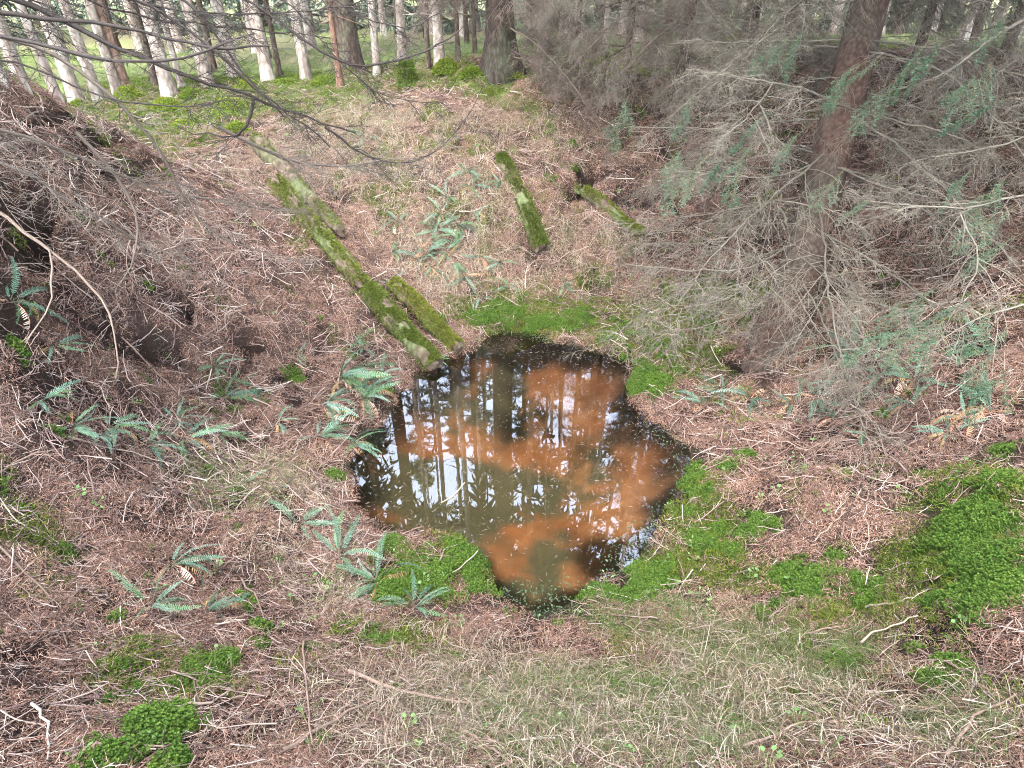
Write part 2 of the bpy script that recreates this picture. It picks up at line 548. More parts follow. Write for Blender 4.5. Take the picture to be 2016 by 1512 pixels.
def cover(x, y):
    """dictionary of cover fractions at ground points"""
    n = fbm(x * 7, y * 7, 70, 3)
    n2 = fbm(x * 2.2, y * 2.2, 75, 3)
    brk = smooth(.25, .65, n)
    c = {}
    far = smooth(8.6, 10.0, y) * 0.85
    nf = fbm(x * 13, y * 13, 78, 3)
    c['star'] = smooth(.36, 1.0, blob(x, y, MOSS_STAR, edge=.9) + (n - .5) * 1.3 + (nf - .5) * 1.3)
    c['flat'] = smooth(.25, .85, np.maximum(blob(x, y, MOSS_FLAT, edge=.75), 0.25 * smooth(.45, .65, n2)) + (n - .5) * .8 + (nf - .5) * .4) * .9
    md = np.maximum(blob(x, y, MEADOW, edge=.4), far)
    md = np.maximum(md, smooth(7.9, 8.4, y) * smooth(-1.2, -2.2, x))
    c['meadow'] = np.clip(md * (0.6 + 0.6 * brk), 0, 1)
    c['straw'] = blob(x, y, STRAW, edge=.8) * smooth(.3, .62, .5 * n + .5 * nf + .1 * (n2 - .5))
    c['green'] = np.maximum(blob(x, y, GREENG, edge=.5), c['meadow'])
    return c


CG = cover(GX, GY)


def lerp(a, b, t):
    return a + (np.asarray(b) - a) * t[..., None]


n_a, n_b = fbm(GX * 3, GY * 3, 11, 4), fbm(GX * 12, GY * 12, 12, 3)
gcol = lerp(np.full(GX.shape + (3,), 1.0) * np.array([.024, .017, .015]), (.06, .042, .035), smooth(.3, .7, n_a))
gcol = gcol * (0.75 + 0.5 * n_b)[..., None]
gcol = lerp(gcol, (.10, .085, .05), CG['straw'] * .5)
gcol = lerp(gcol, (.055, .095, .02), CG['flat'])
gcol = lerp(gcol, (.018, .038, .008), CG['star'])
gcol = lerp(gcol, (.14, .18, .065), CG['meadow'])
gcol = lerp(gcol, (.15, .13, .09), smooth(11, 14, GY) * smooth(.35, .65, fbm(GX * .8, GY * .8, 33, 3)) * .8)
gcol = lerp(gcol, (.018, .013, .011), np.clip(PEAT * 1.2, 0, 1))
wet = smooth(.13, .0, SD)
gcol = lerp(gcol, (.03, .024, .017), wet * .8)
bn = fbm(GX * 4, GY * 4, 21, 4)
orange = lerp(np.full(GX.shape + (3,), 1.0) * np.array([.29, .125, .052]), (.36, .175, .082), smooth(.35, .65, bn))
bed = orange * (0.8 + .4 * fbm(GX * 11, GY * 11, 22, 3))[..., None]
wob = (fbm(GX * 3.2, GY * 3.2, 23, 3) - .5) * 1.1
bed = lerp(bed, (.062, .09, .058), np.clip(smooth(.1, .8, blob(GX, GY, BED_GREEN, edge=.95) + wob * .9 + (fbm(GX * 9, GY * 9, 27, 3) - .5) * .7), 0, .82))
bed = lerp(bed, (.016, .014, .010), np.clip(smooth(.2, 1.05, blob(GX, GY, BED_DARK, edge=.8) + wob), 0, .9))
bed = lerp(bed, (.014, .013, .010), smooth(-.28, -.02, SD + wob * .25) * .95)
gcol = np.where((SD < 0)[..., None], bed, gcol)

m, nt, b = new_mat('forest_floor')
at = nd(nt, 'ShaderNodeAttribute', attribute_name='tint')
tc = nd(nt, 'ShaderNodeTexCoord')
n1 = nd(nt, 'ShaderNodeTexNoise', Scale=120.0, Detail=6.0, Roughness=0.8)
n2 = nd(nt, 'ShaderNodeTexNoise', Scale=28.0, Detail=4.0, Roughness=0.7)
for n in (n1, n2):
    nt.links.new(tc.outputs['Object'], n.inputs['Vector'])
c = mul(nt, at.outputs['Color'], ramp(nt, n1.outputs[0], [(0.32, (0.45, 0.42, 0.4)), (0.5, (0.95, 0.95, 0.95)), (0.68, (1.6, 1.5, 1.42))]))
mxf = nd(nt, 'ShaderNodeMix', data_type='RGBA')
nt.links.new(at.outputs['Alpha'], mxf.inputs[0])
nt.links.new(at.outputs['Color'], mxf.inputs[6])
nt.links.new(c, mxf.inputs[7])
nt.links.new(mxf.outputs[2], b.inputs['Base Color'])
b.inputs['Roughness'].default_value = 0.95
b.inputs['Specular IOR Level'].default_value = 0.1
bp = nd(nt, 'ShaderNodeBump', Strength=0.9, Distance=0.02)
nt.links.new(n1.outputs[0], bp.inputs['Height'])
nt.links.new(at.outputs['Alpha'], bp.inputs['Strength'])
nt.links.new(bp.outputs[0], b.inputs['Normal'])
M_FLOOR = m

nyy, nxx = GX.shape
idx = np.arange(nxx * nyy).reshape(nyy, nxx)
q = np.stack([idx[:-1, :-1], idx[:-1, 1:], idx[1:, 1:], idx[1:, :-1]], -1).reshape(-1, 4)
g = MB()
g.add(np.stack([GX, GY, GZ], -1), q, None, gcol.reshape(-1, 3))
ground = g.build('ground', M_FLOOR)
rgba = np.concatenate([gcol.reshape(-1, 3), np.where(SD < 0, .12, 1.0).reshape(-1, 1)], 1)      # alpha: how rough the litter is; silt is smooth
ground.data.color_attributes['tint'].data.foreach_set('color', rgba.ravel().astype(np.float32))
tag(ground, 'forest floor of needle litter sinking into a steep-sided hollow', None, None, 'structure')

# ------------------------------------------------------------------ the water
m, nt, b = new_mat('pool_water')
nt.nodes.remove(b)
tr = nd(nt, 'ShaderNodeBsdfTransparent')
tr.inputs['Color'].default_value = (0.88, 0.87, 0.80, 1)
gl = nd(nt, 'ShaderNodeBsdfGlossy')
gl.inputs['Roughness'].default_value = 0.0
fr = nd(nt, 'ShaderNodeFresnel', IOR=2.35)
tc = nd(nt, 'ShaderNodeTexCoord')
nzz = nd(nt, 'ShaderNodeTexNoise', Scale=9.0, Detail=2.0)
nt.links.new(tc.outputs['Object'], nzz.inputs['Vector'])
bp = nd(nt, 'ShaderNodeBump', Strength=0.004, Distance=0.02)
nt.links.new(nzz.outputs[0], bp.inputs['Height'])
nt.links.new(bp.outputs[0], gl.inputs['Normal'])
mx = nd(nt, 'ShaderNodeMixShader')
nt.links.new(fr.outputs[0], mx.inputs[0])
nt.links.new(tr.outputs[0], mx.inputs[1])
nt.links.new(gl.outputs[0], mx.inputs[2])
nt.links.new(mx.outputs[0], nt.nodes['Material Output'].inputs['Surface'])
M_WATER = m
ctr = POOL.mean(0)
wv = [list(ctr + (p - ctr) * (1 + 0.16 / max(np.linalg.norm(p - ctr), .2))) + [WATER_Z] for p in POOL]
w = MB()
w.add(np.vstack([wv, [[ctr[0], ctr[1], WATER_Z]]]), None, [[(i + 1) % len(wv), i, len(wv)] for i in range(len(wv))])
water = w.build('pool_water', M_WATER, None, False)
tag(water, 'still rusty brown pool at the bottom of the hollow', None, None, 'structure')


# ------------------------------------------------------------------ scatter: many small pieces as one object of the kind "stuff"
def euler_from(U, N):
    """frame with x along U and z along N -> XYZ euler"""
    Z = norm(N)
    X = norm(U - (U * Z).sum(-1, keepdims=True) * Z)
    Y = np.cross(Z, X)
    ry = np.arcsin(np.clip(-X[:, 2], -1, 1))
    rx = np.arctan2(Y[:, 2], Z[:, 2])
    rz = np.arctan2(X[:, 1], X[:, 0])
    return np.stack([rx, ry, rz], 1)


def scatter(name, label, protos, pts, rot, scl, idx):
    coll = bpy.data.collections.new(name + '_pieces')
    for k, me in enumerate(protos):
        o = bpy.data.objects.new('%s_piece_%02d' % (name, k), me)
        coll.objects.link(o)
    me = bpy.data.meshes.new(name)
    me.vertices.add(len(pts))
    me.vertices.foreach_set('co', np.asarray(pts, np.float32).ravel())
    a = me.attributes.new('rot', 'FLOAT_VECTOR', 'POINT')
    a.data.foreach_set('vector', np.asarray(rot, np.float32).ravel())
    a = me.attributes.new('scl', 'FLOAT', 'POINT')
    a.data.foreach_set('value', np.asarray(scl, np.float32))
    a = me.attributes.new('idx', 'INT', 'POINT')
    a.data.foreach_set('value', np.asarray(idx, np.int32))
    o = link(name, me)
    tag(o, label, None, None, 'stuff')
    ng = bpy.data.node_groups.new(name + '_scatter', 'GeometryNodeTree')
    ng.interface.new_socket('Geometry', in_out='INPUT', socket_type='NodeSocketGeometry')
    ng.interface.new_socket('Geometry', in_out='OUTPUT', socket_type='NodeSocketGeometry')
    gi, go = ng.nodes.new('NodeGroupInput'), ng.nodes.new('NodeGroupOutput')
    ci = ng.nodes.new('GeometryNodeCollectionInfo')
    ci.inputs['Collection'].default_value = coll
    ci.inputs['Separate Children'].default_value = True
    ci.inputs['Reset Children'].default_value = True
    ip = ng.nodes.new('GeometryNodeInstanceOnPoints')
    ip.inputs['Pick Instance'].default_value = True

    def named(nm, typ):
        n = ng.nodes.new('GeometryNodeInputNamedAttribute')
        n.data_type = typ
        n.inputs['Name'].default_value = nm
        return n.outputs['Attribute']
    er = ng.nodes.new('FunctionNodeEulerToRotation')
    ng.links.new(named('rot', 'FLOAT_VECTOR'), er.inputs[0])
    ng.links.new(gi.outputs[0], ip.inputs['Points'])
    ng.links.new(ci.outputs[0], ip.inputs['Instance'])
    ng.links.new(named('idx', 'INT'), ip.inputs['Instance Index'])
    ng.links.new(er.outputs[0], ip.inputs['Rotation'])
    ng.links.new(named('scl', 'FLOAT'), ip.inputs['Scale'])
    ng.links.new(ip.outputs[0], go.inputs[0])
    md = o.modifiers.new('scatter', 'NODES')
    md.node_group = ng
    return o


def normals(x, y, e=0.04):
    dx = (H(x + e, y) - H(x - e, y)) / (2 * e)
    dy = (H(x, y + e) - H(x, y - e)) / (2 * e)
    return norm(np.stack([-dx, -dy, np.ones_like(dx)], 1))


def sample(rng, n, weight, xr=(-7, 7), yr=(0.4, 11), bias=1.0):
    """ground points, thicker where weight is high; nearer points favoured as 1/distance^bias"""
    xs, ys = [], []
    got = 0
    for _ in range(60):
        x, y = rng.uniform(*xr, 40000), rng.uniform(*yr, 40000)
        d = np.hypot(np.hypot(x, y), 1.6)
        infr = (np.abs(x) < (y * 0.835 + 1.7) * 0.95 + .2)
        wgt = weight(x, y) * np.minimum((2.0 / d) ** bias, 1.3) * infr
        k = rng.random(40000) < wgt
        xs.append(x[k])
        ys.append(y[k])
        got += k.sum()
        if got >= n:
            break
    x, y = np.concatenate(xs)[:n], np.concatenate(ys)[:n]
    return x, y, H(x, y)


def spin(rng, N):
    a = rng.uniform(0, 2 * math.pi, len(N))
    return np.stack([np.cos(a), np.sin(a), np.zeros(len(N))], 1)


def bare(x, y):
    return 1 - .95 * blob(x, y, [(0, 0, 0, 0, 1.0, s_[5]) for s_ in PITS], edge=.5)


# needle litter: little mats of fallen needles
rng = np.random.default_rng(5)
protos = []
for k in range(6):
    mb = MB()
    n = 300
    r = 0.10 * np.sqrt(rng.random(n))
    a = rng.uniform(0, 2 * math.pi, n)
    base = np.stack([r * np.cos(a), r * np.sin(a), rng.uniform(-.006, .010, n)], 1)
    b_ = rng.uniform(0, 2 * math.pi, n)
    d = norm(np.stack([np.cos(b_), np.sin(b_), rng.normal(0, .28, n)], 1))
    s = norm(np.cross(d, np.array([0, 0, 1.0]) + rng.normal(0, .3, (n, 3))))
    pal = np.array([[.21, .13, .10], [.145, .092, .075], [.275, .19, .15], [.065, .046, .04], [.36, .285, .235]])
    mb.blades(base, d, s, rng.uniform(.012, .032, n), rng.uniform(.0014, .0028, n), rng.normal(0, .15, (n, 3)), pal[rng.choice(5, n, p=[.3, .25, .2, .15, .1])] * rng.uniform(.8, 1.15, (n, 1)), 2)
    protos.append(mb.mesh('needle_mat', M_NEEDLE, False))


def w_need(x, y):
    c = cover(x, y)
    return np.where(pool_sd(x, y) > .02, np.clip(1 - 1.0 * c['star'] - .75 * c['flat'] - .7 * c['meadow'], .16, 1) * bare(x, y), 0)


x, y, z = sample(rng, 11000, w_need, bias=.4)
N = normals(x, y)
scatter('needle_litter', 'reddish brown carpet of fallen spruce needles', protos, np.stack([x, y, z + .004], 1), euler_from(spin(rng, N), N), rng.uniform(.8, 1.3, len(x)), rng.integers(0, 6, len(x)))


# fallen twigs
def strands(start, direc, length, grav, n, wig, rng):
    P = [start]
    d = norm(direc)
    st = (length / (n - 1))[:, None]
    for _ in range(n - 1):
        P.append(P[-1] + d * st)
        d = norm(d + np.array([0, 0, -1.0]) * (np.broadcast_to(grav, len(start))[:, None] / n) + rng.normal(0, wig, d.shape))
    return np.stack(P, 1)


protos = []
for k in range(16):
    mb = MB()
    L = 1.0
    P = strands(np.array([[-.5, 0, 0.0]]), np.array([[1, rng.normal(0, .1), .05]]), np.array([L]), .1, 7, .13, rng)
    P[0, :, 2] *= .6
    mb.tubes(P, np.linspace(.018, .009, 7)[None], 4)
    nf = rng.integers(0, 4)
    for f in range(nf):
        i = rng.integers(1, 6)
        sd = rng.choice([-1, 1])
        Q = strands(P[:, i], np.array([[.8, sd * rng.uniform(.5, .9), rng.normal(.15, .2)]]), np.array([rng.uniform(.2, .5)]), .1, 5, .14, rng)
        mb.tubes(Q, np.linspace(.010, .006, 5)[None], 3)
    protos.append(mb.mesh('twig', M_LITTWIG))


TW_MORE = prep([(250, 900, 300, 150), (200, 1200, 250, 150), (300, 1400, 300, 120), (800, 1400, 300, 110), (1200, 1450, 300, 80), (300, 560, 300, 160), (620, 1150, 120, 150), (1800, 1420, 200, 90, .8), (120, 330, 150, 90), (1700, 850, 200, 100, .6)])


def w_twig(x, y):
    c = cover(x, y)
    return np.where(pool_sd(x, y) > .03, (0.30 + 0.7 * blob(x, y, TW_MORE, edge=.6)) * (1 - .75 * c['star']) * (1 - .6 * c['meadow']) * (1 - .3 * c['flat']) * (.25 + .75 * bare(x, y)), 0)


x, y, z = sample(rng, 60000, w_twig, bias=.2)
N = normals(x, y, .08)
N = norm(N + rng.normal(0, .22, N.shape))
scl = np.clip(rng.lognormal(math.log(.10), .5, len(x)), .035, .32) * (.6 + .4 * smooth(1.5, 3.5, y))
scatter('twig_litter', 'tangle of thin fallen spruce twigs strewn over the ground', protos, np.stack([x, y, z + .008 + .02 * rng.random(len(x))], 1), euler_from(spin(rng, N), N), scl, rng.integers(0, 16, len(x)))

# star moss: shoots with whorled pointed leaves
protos = []
for k in range(6):
    mb = MB()
    ns = 11
    r = .045 * np.sqrt(rng.random(ns))
    a = rng.uniform(0, 6.283, ns)
    for i in range(ns):
        h = rng.uniform(.012, .045) * (1.2 - r[i] / .06)
        bx = np.array([r[i] * math.cos(a[i]), r[i] * math.sin(a[i]), 0])
        lean = rng.normal(0, .25, 3) * np.array([1, 1, 0])
        rows = 4
        for t in range(rows):
            nl = 6
            ang = np.arange(nl) * 2 * math.pi / nl + t * .6 + rng.random()
            up = [.25, .45, .8, 1.6][t]
            d = norm(np.stack([np.cos(ang), np.sin(ang), np.full(nl, up)], 1) + lean)
            s = norm(np.cross(d, [0, 0, 1.0]))
            base = np.tile(bx + (np.array([0, 0, 1.0]) + lean) * h * (.25 + .75 * t / (rows - 1)), (nl, 1))
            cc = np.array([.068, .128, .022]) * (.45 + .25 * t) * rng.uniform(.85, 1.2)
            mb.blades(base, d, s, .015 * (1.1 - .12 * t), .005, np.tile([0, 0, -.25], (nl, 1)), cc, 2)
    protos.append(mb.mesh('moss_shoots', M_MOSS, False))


def w_star(x, y):
    return np.where(pool_sd(x, y) > -.03, cover(x, y)['star'] ** 1.6, 0)


x, y, z = sample(rng, 13000, w_star, bias=.6)
N = norm(normals(x, y) + np.array([0, 0, .8]))
scatter('star_moss', 'bright green feathery star moss in soft clumps', protos, np.stack([x, y, z], 1), euler_from(spin(rng, N), N), rng.uniform(.7, 1.3, len(x)) * (.3 + .35 * fbm(x * 6, y * 6, 91, 2) + .35 * cover(x, y)['star']), rng.integers(0, 6, len(x)))

# flat moss: short fuzz
protos = []
for k in range(4):
    mb = MB()
    n = 170
    r = .06 * np.sqrt(rng.random(n))
    a = rng.uniform(0, 6.283, n)
    base = np.stack([r * np.cos(a), r * np.sin(a), rng.uniform(-.004, .004, n)], 1)
    d = norm(np.stack([rng.normal(0, .8, n), rng.normal(0, .8, n), np.ones(n)], 1))
    s = norm(np.cross(d, rng.normal(0, 1, (n, 3))))
    cc = np.array([.085, .14, .024])[None] * rng.uniform(.5, 1.35, (n, 1)) + np.array([.04, .02, 0]) * rng.random((n, 1))
    mb.blades(base, d, s, rng.uniform(.008, .02, n), .0035, rng.normal(0, .3, (n, 3)), cc, 2)
    protos.append(mb.mesh('moss_fuzz', M_MOSS, False))
MOSS_FUZZ = protos


def w_flat(x, y):
    c = cover(x, y)
    return np.where(pool_sd(x, y) > -.02, np.clip(c['flat'] + .6 * c['meadow'], 0, 1), 0)


x, y, z = sample(rng, 14000, w_flat, bias=.3, yr=(.4, 12))
N = normals(x, y)
scatter('moss_carpet', 'low olive green moss creeping over the litter', protos, np.stack([x, y, z + .002], 1), euler_from(spin(rng, N), N), rng.uniform(.8, 1.6, len(x)), rng.integers(0, 4, len(x)))


# grass
def grass_proto(n, hgt, pal, spread, droop, wid):
    mb = MB()
    r = spread * np.sqrt(rng.random(n))
    a = rng.uniform(0, 6.283, n)
    base = np.stack([r * np.cos(a), r * np.sin(a), np.full(n, -.005)], 1)
    d = norm(np.stack([np.cos(a) * .5 + rng.normal(0, .45, n), np.sin(a) * .5 + rng.normal(0, .45, n), np.ones(n)], 1))
    s = norm(np.cross(d, rng.normal(0, 1, (n, 3))))
    h = hgt * rng.uniform(.4, 1.1, n)
    bend = np.stack([d[:, 0] * .6, d[:, 1] * .6, -np.abs(rng.normal(droop, .25, n))], 1)
    pal = np.array(pal)
    mb.blades(base, d, s, h, wid, bend, pal[rng.integers(0, len(pal), n)] * rng.uniform(.8, 1.2, (n, 1)), 4)
    return mb.mesh('grass_tuft', M_GRASS, False)


STRAWP = [(.33, .28, .22), (.26, .205, .16), (.42, .375, .31), (.20, .145, .115), (.14, .14, .07)]
GREENP = [(.09, .15, .045), (.12, .19, .06), (.17, .22, .09), (.07, .12, .04), (.22, .22, .13)]
protos = [grass_proto(14, .22, STRAWP, .08, 1.2, .0026) for _ in range(5)] + [grass_proto(22, .11, GREENP, .05, .5, .0026) for _ in range(3)]


def w_straw(x, y):
    return np.where(pool_sd(x, y) > 0, cover(x, y)['straw'] * .9, 0)


def w_green(x, y):
    return np.where(pool_sd(x, y) > 0, np.clip(cover(x, y)['green'], 0, 1), 0)


x1, y1, z1 = sample(rng, 6500, w_straw, bias=.3)
x2, y2, z2 = sample(rng, 7000, w_green, xr=(-12, 10), yr=(6.5, 16), bias=.3)
x3, y3, z3 = sample(rng, 5200, w_green, xr=(-4, 5), yr=(.4, 6.5), bias=.3)
x2, y2, z2 = np.r_[x2, x3], np.r_[y2, y3], np.r_[z2, z3]
x, y, z = np.r_[x1, x2], np.r_[y1, y2], np.r_[z1, z2]
N = norm(normals(x, y) + np.array([0, 0, 1.0]))
ix = np.r_[rng.integers(0, 5, len(x1)), rng.integers(5, 8, len(x2))]
sc_ = np.r_[rng.uniform(.6, 1.2, len(x1)), rng.uniform(.5, 1.3, len(x2)) * np.where(y2 > 7.5, 1.4, .6)]
scatter('grass', 'short grass, straw-coloured and green, growing through the litter', protos, np.stack([x, y, z], 1), euler_from(spin(rng, N), N), sc_, ix)

# little round-leaved seedlings
protos = []
for k in range(4):
    mb = MB()
    for i in range(rng.integers(3, 7)):
        a = rng.uniform(0, 6.283)
        tip = np.array([math.cos(a) * .025, math.sin(a) * .025, rng.uniform(.02, .05)])
        mb.tubes(np.stack([np.zeros(3), tip * [.5, .5, .7], tip])[None], .0008, 3, (.2, .25, .1))
        n = 7
        an = np.arange(n) * 6.283 / n
        rr = rng.uniform(.004, .008)
        v = tip + np.stack([np.cos(an) * rr, np.sin(an) * rr, np.cos(an - a) * .003], 1)
        mb.add(np.vstack([v, [tip]]), None, [[j, (j + 1) % n, n] for j in range(n)], np.array([.13, .23, .085]) * rng.uniform(.8, 1.2))
    protos.append(mb.mesh('seedling', M_GRASS, False))
SEED = prep([(1640, 980, 160, 70), (1300, 1060, 60, 60), (700, 1180, 150, 60, .5), (1500, 900, 150, 60, .6), (1050, 1200, 120, 25, .8), (1400, 1180, 250, 60, .5), (800, 1480, 250, 40, .4), (1400, 1460, 300, 50, .5)])
x, y, z = sample(rng, 420, lambda x, y: np.where(pool_sd(x, y) > .0, .02 + .2 * blob(x, y, SEED, edge=.5), 0), bias=.6)
N = normals(x, y)
scatter('seedlings', 'tiny round-leaved green seedlings dotted in the litter', protos, np.stack([x, y, z + .01], 1), euler_from(spin(rng, N), N), rng.uniform(.6, 1.3, len(x)), rng.integers(0, 4, len(x)))

# debris floating on the pool, water weed at its edge
protos = []
for k in range(4):
    mb = MB()
    P = strands(np.array([[-.5, 0, 0.0]]), np.array([[1, .15 * (k - 1.5), 0]]), np.array([1.0]), 0, 4, .08, rng)
    P[..., 2] = 0
    mb.tubes(P, np.array([[.03, .035, .035, .02]]), 3)
    protos.append(mb.mesh('floating_needle', tint_mat('floating_needle_%d' % k, [(0, (.12, .085, .05)), (.6, (.26, .21, .15)), (1, (.42, .38, .32))], .6)))
mb = MB()
an = np.arange(7) * 6.283 / 7
mb.add(np.vstack([np.stack([np.cos(an) * .5, np.sin(an) * .42, 0 * an], 1), [[0, 0, .04]]]), None, [[j, (j + 1) % 7, 7] for j in range(7)], (.06, .10, .055))
protos.append(mb.mesh('weed_leaf', M_GRASS, False))
SCUM = prep([(1100, 700, 160, 60), (1150, 790, 120, 80, .6), (1290, 870, 60, 60, .7), (950, 700, 120, 40, .6), (900, 1030, 200, 60, .35), (1100, 1000, 200, 120, .3)])
x, y, z = sample(rng, 2000, lambda x, y: np.where(pool_sd(x, y) < -.01, .22 + .5 * blob(x, y, SCUM, edge=.5), 0), xr=(-2.5, 2.8), yr=(1.8, 5.8), bias=.3)
z = np.full(len(x), WATER_Z + .0015)
WEED = prep([(1310, 1060, 45, 50), (1240, 1130, 60, 30), (1060, 1200, 90, 20), (1010, 655, 70, 18, .9), (1110, 672, 80, 14), (1320, 880, 40, 40, .7), (1270, 1100, 50, 40), (1340, 960, 30, 40, .8), (900, 690, 60, 12, .6)])
xw, yw, _ = sample(rng, 1500, lambda x, y: np.where(np.abs(pool_sd(x, y) + .06) < .12, blob(x, y, WEED, edge=.6), 0), xr=(-2.5, 2.8), yr=(1.8, 5.8), bias=.3)
zw = np.maximum(np.full(len(xw), WATER_Z + .003), H(xw, yw)) + rng.uniform(0, .012, len(xw))
nf = len(x)
N = np.tile([0, 0, 1.0], (nf + len(xw), 1))
N[nf:] = norm(N[nf:] + rng.normal(0, .35, (len(xw), 3)))
scatter('floating_debris', 'pale fallen needles and small weed leaves floating on the pool', protos, np.stack([np.r_[x, xw], np.r_[y, yw], np.r_[z, zw]], 1), euler_from(spin(rng, N), N),
        np.r_[rng.uniform(.010, .027, nf), rng.uniform(.006, .013, len(xw))], np.r_[rng.integers(0, 4, nf), np.full(len(xw), 4)])

# ------------------------------------------------------------------ logs
def log(pts, r0, r1, mossy, label, seed, wood=M_DEADWOOD, side=1.0, up=1.0):
    """pts: photo pixels along the log's axis, lying on the bank"""
    rg = np.random.default_rng(seed)
    W = np.array([hit(px, py) for px, py in pts])
    # a log is straight: fit end points, sink a little
    A, B = W[0].copy(), W[-1].copy()
    n = 22
    t = np.linspace(0, 1, n)
    C = A + (B - A) * t[:, None]
    hz = H(C[:, 0], C[:, 1])
    lift = np.polyfit(t, hz, 1)
    C[:, 2] = np.minimum(np.polyval(lift, t), hz[0] + (hz[-1] - hz[0]) * t) + (r0 + (r1 - r0) * t) * up
    C = C + np.stack([fbm(t * 3, t * 0 + seed, 5, 2), fbm(t * 3, t * 0 + seed + 9, 6, 2), fbm(t * 3, t * 0 + seed + 17, 7, 2)], 1) * .04 - .02
    base = C.mean(0)
    base[2] = H(base[0], base[1])[0]
    root = thing('mossy_log' if mossy > .5 else 'fallen_log', label, 'log', base)
    R = (r0 + (r1 - r0) * t) * (0.86 + .28 * fbm(t * 9, t * 0, seed, 2))
    mb = MB()
    k = 14
    T = norm(np.gradient(C, axis=0))
    U = norm(np.cross(T, [0, 0, 1.0]))
    V = np.cross(U, T)
    an = np.arange(k) * 2 * math.pi / k
    bump = 0.84 + .32 * fbm(np.cos(an)[None] * 1.5 + t[:, None] * 6 + seed, np.sin(an)[None] * 1.5 + t[:, None] * 2, seed, 3)
    ring = C[:, None] + (R[:, None] * bump)[..., None] * (np.cos(an)[None, :, None] * U[:, None] + np.sin(an)[None, :, None] * V[:, None]) - base
    for e, sg in ((0, -1), (n - 1, 1)):      # broken, rounded ends
        ring[e] = ring[e].mean(0) + (ring[e] - ring[e].mean(0)) * .72 + T[e] * sg * (rg.uniform(-.03, .05, (k, 1)))
        ring[e - sg] = ring[e - sg].mean(0) + (ring[e - sg] - ring[e - sg].mean(0)) * .95
    ii = np.arange(n * k).reshape(n, k)
    jj = np.roll(ii, -1, 1)
    mb.add(ring, np.stack([ii[:-1], ii[1:], jj[1:], jj[:-1]], -1).reshape(-1, 4))
    for e, flip in ((0, 1), (n - 1, 0)):
        ctr_ = ring[e].mean(0) + (T[e] if not flip else -T[e]) * .012
        tt = [[i, (i + 1) % k, k] for i in range(k)]
        mb.add(np.vstack([ring[e], ctr_]), None, [x_[::-1] for x_ in tt] if flip else tt)
    mb.build('wood', wood, root)
    # moss blades on the upper side
    if mossy > 0:
        nb = int(70000 * mossy * np.linalg.norm(B - A) * (r0 + r1))
        ti = rg.random(nb)
        aa = rg.normal(math.pi / 2 - .15 * side, .62, nb)
        ok = fbm(ti * np.linalg.norm(B - A) * 6, aa * 1.6, seed + 40, 3) < (.28 + .36 * mossy)
        ti, aa = ti[ok], aa[ok]
        nb = len(ti)
        cc = np.stack([np.interp(ti, t, C[:, i]) for i in range(3)], 1)
        rr = np.interp(ti, t, R)
        Ui = np.stack([np.interp(ti, t, U[:, i]) for i in range(3)], 1)
        Vi = np.stack([np.interp(ti, t, V[:, i]) for i in range(3)], 1)
        nn = np.cos(aa)[:, None] * Ui + np.sin(aa)[:, None] * Vi
        lump = .8 + .5 * fbm(ti * 14, aa * 3, seed + 3, 2)
        p = cc + nn * rr[:, None] * .97 - base
        d = norm(nn + rg.normal(0, .55, nn.shape))
        s = norm(np.cross(d, rg.normal(0, 1, nn.shape)))
        col = np.array([.09, .13, .024])[None] * rg.uniform(.45, 1.35, (nb, 1)) + np.array([.07, .05, .01]) * (rg.random((nb, 1)) ** 2)
        mo = MB()
        mo.blades(p, d, s, rg.uniform(.008, .040, nb) * lump, .005, np.tile([0, 0, -.35], (nb, 1)), col, 2)
        tag(mo.build('moss_cover', M_MOSS, root, False), None, None, None, 'stuff')
    return root


log([(510, 306), (590, 390), (675, 478)], .10, .065, .25, 'grey debarked log lying uppermost on the bank, streaked with green', 1, up=1.7)
log([(548, 380), (640, 480), (718, 578)], .09, .088, .8, 'mossy log with a bare yellowish lower end below the grey log', 2)
log([(722, 582), (775, 640), (858, 740)], .105, .095, 1.0, 'thick mossy log with its lower end in the pool', 3, up=.9)
log([(775, 566), (838, 628), (905, 700)], .082, .075, 1.0, 'thinner mossy log beside the thick one, touching the pool', 4, up=.9)
log([(985, 322), (1022, 400), (1068, 505)], .078, .088, 1.0, 'straight bright green mossy log on the far bank', 5, up=.9)
log([(1150, 392), (1200, 428), (1262, 474)], .072, .062, .9, 'short mossy log above a dark gap under the spruce twigs', 6)
log([(1108, 330), (1120, 362), (1135, 392)], .045, .04, .5, 'thin slanting old log at the dark hole in the far bank', 7)

